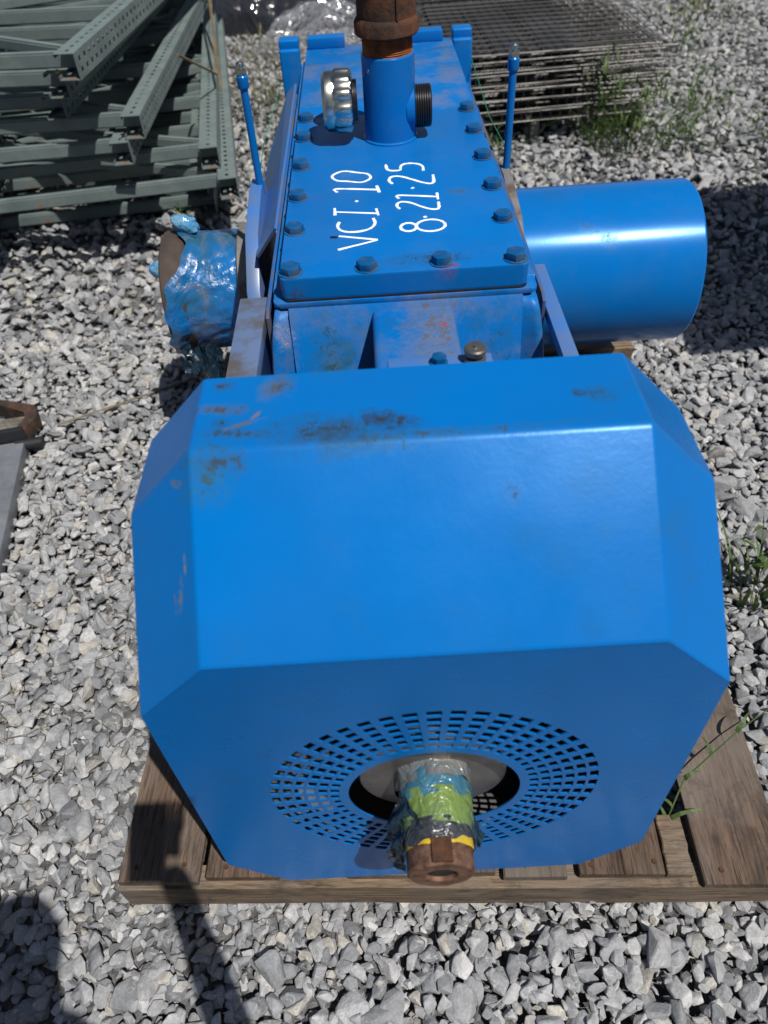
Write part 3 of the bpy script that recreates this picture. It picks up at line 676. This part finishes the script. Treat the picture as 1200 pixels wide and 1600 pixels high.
P('film_knot', knot((-.545, 1.50, .545), .032, 4, 1.2), M['clear'], stub, 18)
P('film_knot', knot((-.605, 1.40, .475), .028, 6, 1.2), M['clear'], stub, 18)
bm = NB(); crumple(bm, sheet_rows((-.56, 1.34, .28), (-.48, 1.32, .27), (-.555, 1.30, .02), (-.50, 1.29, .05), 12, 16, .014, 1.5, .2), 21, .005); P('hanging_film', bm, M['dark_film'], stub, 30)
bm = NB(); crumple(bm, sheet_rows((-.598, 1.41, .46), (-.590, 1.34, .36), (-.60, 1.32, .2), (-.55, 1.30, .2), 10, 14, .01, 1.5, .2), 22, .006); P('hanging_film', bm, M['dark_film'], stub, 30)
# --- slender greasing rods
for x in (-.302, .284):
    bm = NB(); lathe(bm, [(.0085, .68), (.0085, .906), (.0115, .909), (.0125, .912), (.0125, .932), (.010, .935)], 20, 'Z', (x, 1.34, 0)); rod = P('grease_rod', bm, M['can'], mach, 30)
    bm = NB(); prism(bm, [(x + .0118 * math.cos(R(60 * k)), 1.34 + .0118 * math.sin(R(60 * k))) for k in range(6)], .935, .946, bev=.001); lathe(bm, [(.006, .946), (.006, .950), (.009, .951), (.009, .957), (.005, .960)], 16, 'Z', (x, 1.34, 0)); P('fitting', bm, M['chrome'], rod, 30)
# bolt and grease cup on the bearing flange
bm = NB(); lathe(bm, [(.0135, .7853), (.0135, .7875)], 24, 'Z', (.045, .455, 0)); prism(bm, [(.045 + .0115 * math.cos(R(60 * k + 12)), .455 + .0115 * math.sin(R(60 * k + 12))) for k in range(6)], .7875, .798, bev=.0012); P('bolt', bm, M['bolt'], fl, 30)
bm = NB(); lathe(bm, [(.0145, .7853), (.0165, .788), (.0165, .792), (.010, .793), (.009, .799), (.0155, .800), (.0165, .803), (.0165, .807), (.0145, .8095), (.004, .8095), (.003, .8125), (0, .8125)], 32, 'Z', (.098, .455, 0)); P('grease_cup', bm, M['steel'], fl, 30)
# green thread between right post and rod, and left
s = N('green_twine'); M['twine'] = s.fin((.01, .16, .09), .6)
bm = NB(); tube(bm, [(.286, 2.05, .74), (.30, 1.75, .68), (.296, 1.36, .72)], .0012, 5); P('twine', bm, M['twine'], mach)
bm = NB(); tube(bm, [(-.287, 2.05, .72), (-.34, 1.8, .63), (-.306, 1.36, .70)], .0012, 5); P('twine', bm, M['twine'], mach)
bm = NB(); box(bm, -.20, .20, .66, 2.02, -.010, .03, .004); P('skid', bm, M['blue'], mach); bm = NB(); box(bm, -.18, .18, .345, .6, -.010, .02, .003); P('skid', bm, M['inside'], mach)

# ------------------------------------------------------------------ STACK OF RACK UPRIGHTS (upper left)
s = N('rack_paint'); cc = s.mix(s.ramp(s.noise(7, 6, .7), [(.35, 0.0), (.7, 1.0)]), (.15, .186, .178), (.095, .125, .122))
cc = s.mix(s.math('MULTIPLY', s.ramp(s.noise(11, 8, .75), [(.60, 0.0), (.68, 1.0)]), .8), cc, (.20, .10, .04)); s.bump(s.noise(40), .15, .002)
M['rack'] = s.fin(cc, .5, 0, .4)
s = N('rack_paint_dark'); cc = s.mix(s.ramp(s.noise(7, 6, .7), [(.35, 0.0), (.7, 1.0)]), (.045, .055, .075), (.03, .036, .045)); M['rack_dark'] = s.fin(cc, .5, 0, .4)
PW, PH, PT, PLEN = .074, .082, .0025, 2.7
def perforated(bm, mapf, width, rows, length, pitch=.0508, hw=.013, hl=.022):
    """strip with rows of holes; mapf(u across, v along) -> point"""
    us = [0.0]
    for r_ in rows: us += [r_ - hw / 2, r_ + hw / 2]
    us.append(width); vs_ = [0.0]; k = 0
    while .03 + k * pitch + hl < length: vs_ += [.03 + k * pitch, .03 + k * pitch + hl]; k += 1
    vs_.append(length)
    g = [[bm.verts.new(mapf(u, v)) for v in vs_] for u in us]
    for i in range(len(us) - 1):
        for j in range(len(vs_) - 1):
            if i % 2 == 1 and j % 2 == 1: continue
            bm.faces.new((g[i][j], g[i + 1][j], g[i + 1][j + 1], g[i][j + 1]))
def post_mesh(side):
    bm = NB(); s_ = side
    perforated(bm, lambda u, v: (s_ * (-PW + u), v, 0), PW, [PW * .5], PLEN)                     # top flange
    perforated(bm, lambda u, v: (0, v, -u), PH, [PH * .3, PH * .7], PLEN, hw=.016, hl=.021)      # outer web
    perforated(bm, lambda u, v: (s_ * (-PW + u), v, -PH), PW, [PW * .5], PLEN)                  # bottom flange
    for z0, z1 in ((0, -.014), (-PH, -PH + .014)):
        vs = [bm.verts.new(p) for p in ((-s_ * PW, 0, z0), (-s_ * PW, PLEN, z0), (-s_ * PW, PLEN, z1), (-s_ * PW, 0, z1))]; bm.faces.new(vs)
    bmesh.ops.remove_doubles(bm, verts=bm.verts[:], dist=1e-5); bmesh.ops.recalc_face_normals(bm, faces=bm.faces[:])
    return bm
def tube_between(bm, a, b, w=.036, h=.05, z=-.041):
    a, b = Vector(a), Vector(b); t = (b - a).normalized(); nrm = Vector((-t.y, t.x, 0)) * w / 2
    pts = [a + nrm, a - nrm, b - nrm, b + nrm]
    lo = [bm.verts.new((p.x, p.y, z - h / 2)) for p in pts]; hi = [bm.verts.new((p.x, p.y, z + h / 2)) for p in pts]
    fs = [bm.faces.new(lo[::-1]), bm.faces.new(hi)] + [bm.faces.new((lo[i], lo[(i + 1) % 4], hi[(i + 1) % 4], hi[i])) for i in range(4)]
    bmesh.ops.bevel(bm, geom=list({e for f in fs for e in f.edges}), offset=.006, segments=2, affect='EDGES')
FW = 1.07
frame = thing('rack_upright', '-', 'rack frame', (0, 0, 0), 0, 'pallet rack upright frames stacked flat on the gravel')
for s_ in (1, -1):
    o = obj('post', post_mesh(s_), M['rack'], frame); o.location = (0 if s_ > 0 else -FW, 0, 0)
    q = o.modifiers.new('sheet', 'SOLIDIFY'); q.thickness = PT; q.offset = -1
ys = [.10, .72, 1.34, 1.96, 2.58]
for y in ys:
    bm = NB(); tube_between(bm, (-.006, y, 0), (-FW + .006, y, 0)); obj('brace', bm, M['rack'], frame, 40)
for i in range(0, 4):
    bm = NB(); a = (-.02, ys[i] + .04, 0); b = (-FW + .02, ys[i + 1] - .04, 0)
    if i % 2: a, b = (-.02, ys[i + 1] - .04, 0), (-FW + .02, ys[i] + .04, 0)
    tube_between(bm, a, b, .034, .04); obj('diagonal_brace', bm, M['rack'], frame, 40)
FR = [(-.775, 3.02, -.025, 6.5, 'lowest rack frame of the stack, shaded and nearest the gravel'),
      (-.80, 3.04, .06, 7.0, 'second rack frame from the gravel, mostly hidden in shadow'),
      (-.769, 2.999, .15, 7.4, 'grey-green rack frame whose post end sits leftmost of the three beside the machine'),
      (-.575, 2.577, .235, 7.8, 'grey-green rack frame with post reaching furthest toward the left grease rod'),
      (-.646, 2.678, .32, 7.1, 'grey-green rack frame with its perforated post between two others beside the machine'),
      (-.951, 2.543, .405, 2.8, 'grey-green rack frame under the middle leaning post pair'),
      (-.886, 2.56, .49, .5, 'grey-green rack frame on top of the middle post pair'),
      (-1.165, 2.59, .565, -2.5, 'rack frame at the bottom of the left trio of perforated posts'),
      (-1.11, 2.54, .65, -4.5, 'rack frame with a yellow paint dab on its post end'),
      (-1.014, 2.428, .735, -5.3, 'topmost grey-green rack frame with a rust line along its perforated post')]
for i, (x, y, z, yaw, lab) in enumerate(FR):
    o = frame if i == 0 else copy_tree(frame)
    o.location = (x, y, z + LIFT); o.rotation_euler = (R(random.uniform(-.3, .3)), R(random.uniform(-.3, .3)), R(yaw)); o['label'] = lab
    if i == 8:
        s = N('yellow_dab'); ym = s.fin((.7, .5, .02), .5); bm = NB(); lathe(bm, [(.012, .0005), (.012, .003), (.0, .004)], 14, 'Z', (-.02, .012, 0)); obj('paint_dab', bm, ym, o)
bm = NB(); box(bm, -2.3, -.75, 3.12, 3.22, .0, .012, .003)
tag(obj('timber', bm, M['oldwood']), 'flat grey board on the gravel carrying the rack frame stack', 'timber')

# ------------------------------------------------------------------ WIRE DECKS ON A GREY PALLET (upper right)
s = N('galvanised_wire'); M['shadewire'] = simple('shaded_wire', (.035, .033, .032), .6, .2, .4, 9); M['shadechannel'] = simple('shade_black_channel', (.018, .018, .02), .6); M['wire'] = s.fin(s.mix(s.ramp(s.noise(9), [(.4, 0.0), (.6, 1.0)]), (.115, .11, .105), (.045, .042, .04)), .5, .6)  # darker wire and channel tones stand in for shade inside the deck stack
gp = thing('wooden_pallet', 'old grey wooden pallet carrying the stacked wire decks', 'pallet', (.27, 3.68, 0), R(3))
for k in range(5): obj('plank', rough_board(.0, 1.16, .0 + k * .272, .10 + k * .272, .098, .116, 200 + k), M['oldwood'], gp)
for k, x in enumerate((.0, .56, 1.11)): obj('stringer', rough_board(x, x + .042, .0, 1.19, .0, .096, 220 + k), M['oldwoody'], gp)
deck = thing('wire_deck', '-', 'wire deck', (0, 0, 0), 0, 'wire mesh rack decks stacked on the grey pallet')
bm = NB(); DW, DD = 1.16, 1.12
def wire(bm, a, b, r=.0026): tube(bm, [a, b], r, 4)
for k in range(24): x = k * DW / 23; wire(bm, (x, 0, 0), (x, DD, 0), .0024)
for k in range(1, 14): y = k * DD / 13; wire(bm, (0, y, .005), (DW, y, .005), .0024)
dk = obj('mesh_panel', bm, M['shadewire'], deck); dk['kind'] = 'stuff'
bm = NB()
for k in range(24): x = k * DW / 23; wire(bm, (x, 0, 0), (x, -.006, -.040), .0024)
wire(bm, (0, 0, .004), (DW, 0, .004), .003); wire(bm, (0, -.006, -.040), (DW, -.006, -.040), .003)
dk = obj('front_edge', bm, M['wire'], deck); dk['kind'] = 'stuff'
for x in (.10, .34, .58):
    bm = NB(); box(bm, x, x + .17, .02, DD - .02, -.014, -.006, .002); obj('channel', bm, M['shadechannel'], deck)  # wide and black, painting in the shade between the decks
LAB = ['lowest wire deck of the stack resting on the grey pallet', 'wire deck one above the lowest, resting near the pallet boards', 'third wire deck up in the stack on the grey pallet', 'fourth wire deck up from the grey pallet',
       'fifth wire deck up from the grey pallet, set slightly back', 'sixth wire deck up from the grey pallet', 'seventh wire deck up, at middle height of the stack', 'eighth wire deck from the pallet boards', 'ninth wire deck from the pallet boards', 'fourth wire deck down from the top of the stack', 'third wire deck down from the top of the stack', 'wire deck directly under the topmost one of the stack', 'topmost dark wire deck of the stack, under the bowed board']
DK = [(.30, 3.60, .168, 3.0), (.285, 3.66, .190, 2.4), (.33, 3.60, .226, 3.5), (.32, 3.65, .246, 2.5), (.30, 3.59, .284, 3.0), (.36, 3.64, .300, 4.0), (.27, 3.66, .318, 2.0), (.31, 3.61, .342, 3.3), (.29, 3.66, .358, 1.6), (.34, 3.67, .372, 2.8), (.30, 3.62, .400, 3.6), (.37, 3.68, .414, 1.9), (.28, 3.64, .430, 2.7)]
for i, (x, y, z, yaw) in enumerate(DK):
    o = deck if i == 0 else copy_tree(deck); o.location = (x, y, z); o.rotation_euler = (R(random.uniform(-.6, .6)), R(random.uniform(-.4, .8)), R(yaw)); o['label'] = LAB[i]
# bowed grey board lying across the decks
bm = NB(); n = 20; sec = []
for k in range(n + 1):
    t = k / n; x = .22 + 1.2 * t; z = .452 + .035 * math.sin(math.pi * t); y = 4.72 - .10 * t + .07 * math.sin(math.pi * t)
    sec.append([bm.verts.new(p) for p in ((x, y, z), (x, y + .09, z), (x, y + .09, z + .018), (x, y, z + .018))])
for a, b in zip(sec, sec[1:]):
    for i in range(4): bm.faces.new((a[i], a[(i + 1) % 4], b[(i + 1) % 4], b[i]))
bm.faces.new(sec[0][::-1]); bm.faces.new(sec[-1]); tag(obj('warped_board', bm, M['oldwood']), 'pale grey bowed board lying across the top wire deck', 'board')
# second, further pile
gp2 = copy_tree(gp); gp2.location = (.15, 5.35, 0); gp2.rotation_euler = (0, 0, R(-1)); gp2['label'] = 'farther grey pallet at the top edge of the photo behind the wire decks'
for i, z in enumerate((.17, .19, .21, .23)):
    o = copy_tree(deck); o.location = (.16 + .02 * i, 5.3 + .02 * i, z); o.rotation_euler = (0, 0, R(-1 + i)); o['label'] = ['bottom wire deck of the farther pile', 'second wire deck up in the farther pile', 'third wire deck up in the farther pile', 'top wire deck of the farther pile'][i]
    o['group'] = 'wire decks of the farther pile'

# ------------------------------------------------------------------ BLACK PLASTIC BUNDLE (top centre)
bm = NB(); bmesh.ops.create_grid(bm, x_segments=110, y_segments=70, size=1.0)
for v in bm.verts:
    x, y = v.co.x, v.co.y; e = max(0, 1 - x * x) ** .5 * max(0, 1 - y * y) ** .5
    z = .34 * e + .05 * abs(math.sin(6 * x + 4 * y + math.sin(5 * y))) * e ** .5 + .03 * abs(math.sin(15 * x - 9 * y + 2 * math.sin(7 * x))) * e ** .5 
    v.co = (x * .95 - .62, y * .6 + 6.75, max(z, .0) + .005)
s = N('black_poly_sheet'); s.bump(s.noise(3.5, 2, .4, dist=1.5), .8, .08); M['poly'] = s.fin((.022, .023, .028), .10, 0, .6)
tag(obj('plastic_sheeting', bm, M['poly'], None, 180), 'crumpled glossy black plastic sheeting bundle behind the machine', 'plastic sheeting')

bm = NB(); bmesh.ops.create_grid(bm, x_segments=70, y_segments=50, size=1.0)
for v in bm.verts:
    x, y = v.co.x, v.co.y; e = max(0, 1 - x * x) ** .5 * max(0, 1 - y * y) ** .5
    z = .12 * e + .05 * abs(math.sin(4 * x + 3 * y + 2 * math.sin(4 * y))) * e ** .5 + .05 * abs(math.sin(11 * x - 13 * y + 2 * math.sin(6 * x))) * e ** .5
    v.co = (x * .36 - .36 + .1 * y, y * .42 + 5.95, max(z, 0) + .01)
s = N('crumpled_clear_sheet'); s.b.inputs['Alpha'].default_value = .34; s.bump(s.noise(7, 2, .5, dist=2.0), 1.0, .08); M['clearsheet'] = s.fin((.30, .31, .34), .07, 0, 1.0, .6)
tag(obj('clear_plastic', bm, M['clearsheet'], None, 30), 'crumpled shiny clear plastic film lying just behind the machine', 'plastic film')

# ------------------------------------------------------------------ GREY CABINET WITH RUSTY BRACKET (left edge)
bx = thing('steel_box', 'grey painted steel box with rusty corner bracket at the left edge', 'steel box', (-1.13, .99, 0), R(9))
s = N('dull_grey_paint'); M['greybox'] = s.fin(s.mix(s.ramp(s.noise(5, 6, .7), [(.4, 0.0), (.65, 1.0)]), (.17, .18, .20), (.10, .105, .12)), .5)
bm = NB(); box(bm, -.7, 0, -.55, .40, .0, .05, .004); obj('panel', bm, M['greybox'], bx, 35)
bm = NB(); box(bm, -.70, .006, .405, .425, .0, .09, .003); obj('edge_bar', bm, M['dark'], bx, 35)
bm = NB(); prism(bm, [(-.12, .43), (.0, .43), (.035, .50), (.02, .56), (-.10, .62), (-.12, .60), (-.01, .53), (.0, .50), (-.02, .45), (-.12, .45)], .02, .07, bev=.003); obj('bracket', bm, M['old_rust'], bx, 35)
bm = NB(); lathe(bm, [(.016, -.03), (.018, -.028), (.018, .05), (.014, .055)], 20, 'X', (.0, .40, .035)); obj('pin', bm, M['dark'], bx, 30)
bm = NB(); box(bm, -.1, -.01, .46, .52, .03, .06, .004); obj('wood_insert', bm, M['oldwood'], bx)

# ------------------------------------------------------------------ WEEDS
def leafmat(name, a, b):
    s = N(name); c_ = s.mix(s.ramp(s.noise(14), [(.4, 0.0), (.6, 1.0)]), a, b); s.fin(c_, .55, 0, .4)
    tr = s.n('ShaderNodeBsdfTranslucent'); s.l(c_, tr.inputs[0]); mx = s.n('ShaderNodeMixShader'); mx.inputs[0].default_value = .3
    s.l(s.b.outputs[0], mx.inputs[1]); s.l(tr.outputs[0], mx.inputs[2]); s.l(mx.outputs[0], s.out.inputs[0]); return s.m
M['leaf'] = leafmat('weed_green', (.055, .11, .025), (.10, .15, .04)); M['dry'] = leafmat('dry_stalk', (.26, .20, .11), (.17, .13, .08)); M['olive'] = leafmat('olive_grass', (.10, .11, .05), (.15, .14, .07))
def blade(bm, base, az, L, w, bend, r):
    d = Vector((math.cos(az), math.sin(az), 0)); side = Vector((-d.y, d.x, 0)); prev = None; n = 5; p = Vector(base); ang = r.uniform(.1, .5)
    for k in range(n + 1):
        t = k / n; ww = w * (1 - t ** 1.6) + .0002
        a, b = bm.verts.new(p - side * ww), bm.verts.new(p + side * ww + Vector((0, 0, ww * .5)))
        if prev: bm.faces.new((prev[0], prev[1], b, a))
        prev = (a, b); th = ang + bend * t * 1.6; p = p + (d * math.sin(th) + Vector((0, 0, math.cos(th)))) * (L / n)
def clump(seed, n, spread, L, w, leafy=0):
    r = random.Random(seed); bm = NB()
    for _ in range(n):
        rr = spread * math.sqrt(r.random()); a = r.uniform(0, 6.28); base = (rr * math.cos(a), rr * math.sin(a), .0)
        blade(bm, base, a + r.uniform(-.8, .8), L * r.uniform(.45, 1.1), w * r.uniform(.7, 1.2), r.uniform(.2, 1.3), r)
    for _ in range(leafy):
        a = r.uniform(0, 6.28); h = L * r.uniform(.2, .9); rr = spread * r.random()
        blade(bm, (rr * math.cos(a), rr * math.sin(a), h), r.uniform(0, 6.28), L * .28, w * 2.0, 1.0, r)
    return bm
WE = [('green grassy weed clump at the near right corner of the wire deck pallet', 1.30, 3.52, 90, .20, .36, .003, 60, 'leaf'),
      ('tall weed tuft leaning over the right end of the wire decks', 1.16, 3.62, 40, .10, .48, .003, 40, 'leaf'),
      ('olive weed patch on gravel right of the wire decks', 1.62, 3.55, 50, .2, .25, .0025, 40, 'leaf'),
      ('sparse weed in open gravel at upper right, under the frame top', 2.05, 5.0, 30, .12, .32, .003, 30, 'leaf'),
      ('slender weed standing alone in gravel right of the pallet', 1.78, 3.95, 22, .08, .30, .003, 20, 'leaf'),
      ('low weed patch in the upper right corner of the gravel', 2.35, 5.7, 60, .35, .22, .003, 60, 'olive'),
      ('small weed at the far right edge above the shaded gravel', 2.0, 3.5, 16, .08, .22, .003, 20, 'leaf'),
      ('yellowish grass tuft between the rack frames and the machine', -.66, 4.4, 90, .22, .30, .0025, 30, 'olive'),
      ('dry grass tuft beside the black plastic sheeting', -.70, 5.3, 70, .3, .28, .0025, 20, 'olive'),
      ('thin olive grass close by the left grease rod', -.56, 3.4, 30, .10, .20, .002, 10, 'olive'),
      ('tiny green weed under the shaded rack stack edge', -.93, 2.93, 14, .05, .12, .003, 18, 'leaf'),
      ('leafy weed at right edge beside the blue guard', .87, .66, 20, .07, .26, .005, 22, 'leaf'),
      ('small sprouting weed right of the pallet corner', .80, .30, 8, .03, .09, .004, 10, 'leaf'),
      ('weed sprig in front of the wire deck pallet post', .62, 3.50, 14, .06, .18, .0025, 14, 'leaf')]
for k, (lab, x, y, n, sp, L, w_, lf, mt) in enumerate(WE):
    o = obj('weed_clump', clump(400 + k, n, sp, L, w_, lf), M[mt]); o.location = (x, y, .0); tag(o, lab, 'weed')
r = random.Random(77); bm = NB()
for _ in range(380):
    if r.random() < .6: x, y = r.uniform(1.3, 3.2), r.uniform(3.3, 6.5)
    else: x, y = r.uniform(-.95, -.35), r.uniform(3.6, 6.2)
    blade(bm, (x, y, .0), r.uniform(0, 6.28), r.uniform(.06, .2), .0025, r.uniform(.2, 1.6), r)
tag(obj('grass', bm, M['olive']), 'scattered thin grass blades coming up through the gravel', kind='stuff')
# grass runner growing out of the pallet gap at the right
GR = [(.448, .076, .09), (.458, .092, .12), (.488, .135, .145), (.549, .174, .155), (.616, .219, .152), (.72, .28, .14)]
bm = NB(); tube(bm, GR, [.0016, .0016, .0016, .0015, .0013, .0009], 5)
rr_ = random.Random(5)
for b, az, L in ((GR[0], .1, .10), (GR[0], 1.9, .05), (GR[1], 2.6, .05), (GR[2], .3, .04), (GR[3], 1.9, .045), (GR[4], .8, .06)):
    blade(bm, b, az, L, .0045, 1.3, rr_)
tag(obj('grass_runner', bm, M['leaf']), 'long green grass runner arching out of the gap in the pallet boards', 'weed')
for k, (pts, lab) in enumerate([([(-1.12, 1.48, .03), (-.85, 1.60, .04), (-.62, 1.72, .035)], 'dry straw stalk lying on gravel right of the grey steel box'),
                                ([(-.78, 2.95, .7), (-.72, 3.4, .5), (-.82, 4.3, .75), (-.95, 5.3, .9)], 'dead grey weed stem leaning over the rack posts'),
                                ([(-.70, 3.1, .05), (-.79, 3.9, .45), (-.93, 4.9, .8)], 'dead twiggy stem rising behind the rack posts')]):
    bm = NB(); tube(bm, pts, .003 if k == 0 else .006, 5); tag(obj('dry_stalk', bm, M['dry']), lab, 'stalk')

r = random.Random(31); bm = NB()
for _ in range(70):
    x, y = r.uniform(-1.3, -.5), r.uniform(.0, 2.6); a = r.uniform(0, 3.14); L = r.uniform(.03, .12); z = r.uniform(.016, .03)
    tube(bm, [(x, y, z), (x + L * .5 * math.cos(a), y + L * .5 * math.sin(a), z + r.uniform(0, .01)), (x + L * math.cos(a + .3), y + L * math.sin(a + .3), z - .004)], .0011, 3)
tag(obj('straw_litter', bm, M['dry']), 'thin dry straw bits strewn over the gravel left of the machine', kind='stuff')

# ------------------------------------------------------------------ THE PHOTOGRAPHER (stands behind the lens; his shadow falls bottom left)
s = N('skin'); M['skin'] = s.fin((.42, .25, .18), .55); s = N('navy_shirt'); M['shirt'] = s.fin((.04, .05, .08), .85); s = N('denim'); M['denim'] = s.fin((.05, .07, .12), .9); s = N('dark_hair'); M['hair'] = s.fin((.02, .015, .012), .7)
def skinned(name, nodes, edges, mat, parent):
    me = bpy.data.meshes.new(name); me.from_pydata([n_[0] for n_ in nodes], edges, []); o = bpy.data.objects.new(name, me); link(o, parent)
    me.materials.append(mat); sk = o.modifiers.new('skin', 'SKIN'); 
    for i, n_ in enumerate(nodes): me.skin_vertices[0].data[i].radius = (n_[1], n_[2] if len(n_) > 2 else n_[1])
    me.skin_vertices[0].data[0].use_root = True; sk.use_smooth_shade = True
    ss = o.modifiers.new('sub', 'SUBSURF'); ss.levels = 1; ss.render_levels = 1; return o
PXO = Vector((-.20, -.855, 0))
person = thing('person', 'photographer in dark shirt and jeans standing behind the lens holding a phone', 'person', tuple(PXO))
def q(x, y, z): return (x, y, z)
ph_c = CAMPOS - cF * .022 - PXO
rh = ph_c - cU * .085 + cR * .03 - cF * .015; lh = Vector((-.30, .03, .82))
nodes = [(q(0, 0, .98), .15, .11), (q(0, 0, 1.15), .14, .10), (q(0, 0, 1.36), .165, .105), (q(0, .01, 1.50), .07, .06), (q(0, .04, 1.58), .058, .06), (q(0, .07, 1.66), .078, .092), (q(0, .08, 1.75), .07, .085),
 (q(.18, 0, 1.45), .06), (q(.29, .06, 1.20), .047), (tuple(rh), .028), (q(-.18, 0, 1.45), .06), (q(-.27, -.02, 1.14), .047), (tuple(lh), .028),
 (q(.095, 0, .90), .10), (q(.11, .01, .50), .065), (q(.12, -.02, .09), .045), (q(.13, .12, .04), .038), (q(-.095, 0, .90), .10), (q(-.11, .01, .50), .065), (q(-.12, -.02, .09), .045), (q(-.13, .12, .04), .038)]
edges = [(0, 1), (1, 2), (2, 3), (3, 4), (4, 5), (5, 6), (2, 7), (7, 8), (8, 9), (2, 10), (10, 11), (11, 12), (0, 13), (13, 14), (14, 15), (15, 16), (0, 17), (17, 18), (18, 19), (19, 20)]
skinned('body', nodes, edges, M['shirt'], person)
for hc, sgn in ((rh, 1), (lh, -1)):
    nd = [(tuple(hc), .022, .014), (tuple(hc + cU * .045), .026, .013)]; ed = [(0, 1)]
    for k in range(4):
        b_ = hc + cU * (.07) + cR * (sgn * (-.024 + .016 * k)); i0 = len(nd)
        nd += [(tuple(b_), .008), (tuple(b_ + cU * (.03 + .004 * (k in (1, 2))) - cF * .004), .0075), (tuple(b_ + cU * .045 + cF * .012), .0065)]; ed += [(1, i0), (i0, i0 + 1), (i0 + 1, i0 + 2)]
    i0 = len(nd); nd += [(tuple(hc + cU * .03 - cR * sgn * .03), .009), (tuple(hc + cU * .055 - cR * sgn * .04), .0075)]; ed += [(0, i0), (i0, i0 + 1)]
    skinned('hand', nd, ed, M['skin'], person)
bm = NB(); bmesh.ops.create_icosphere(bm, subdivisions=3, radius=.105)
for v in bm.verts: v.co = Vector((v.co.x * .86, v.co.y * 1.02 + .06, v.co.z + 1.745))
obj('hair', bm, M['hair'], person, 60)
phn = bpy.data.objects.new('smartphone', None)
bm = NB(); box(bm, -.037, .037, -.075, .075, -.004, .004, .003)
phn = obj('smartphone', bm, M['dark'], None, 40); mm = m.copy(); mm.translation = CAMPOS - cF * .012 - cU * .055 - cR * .018; phn.matrix_world = mm
tag(phn, 'dark smartphone held up by the photographer', 'phone')

# ------------------------------------------------------------------ STAND-IN SHADE CASTER OUT OF FRAME AT THE RIGHT (added to throw the block of shade on the gravel)
caster = thing('shade_caster', 'unseen sheet on two posts, added to shade the gravel right of the big cylinder', 'shade caster', (2.75, 1.8, 0))
AX0, AX1, AY0, AY1, AH = 1.60, 3.1, 1.01, 2.30, 1.62
bm = NB(); box(bm, AX0 - 2.75, AX1 - 2.75, AY0 - 1.8, AY1 - 1.8, AH, AH + .03, .004); obj('shade_sheet', bm, M['greybox'], caster)
for y in (AY0 + .1, AY1 - .1):
    bm = NB(); box(bm, .16, .22, y - 1.83, y - 1.77, 0, AH - .003, .004); obj('post', bm, M['greybox'], caster)
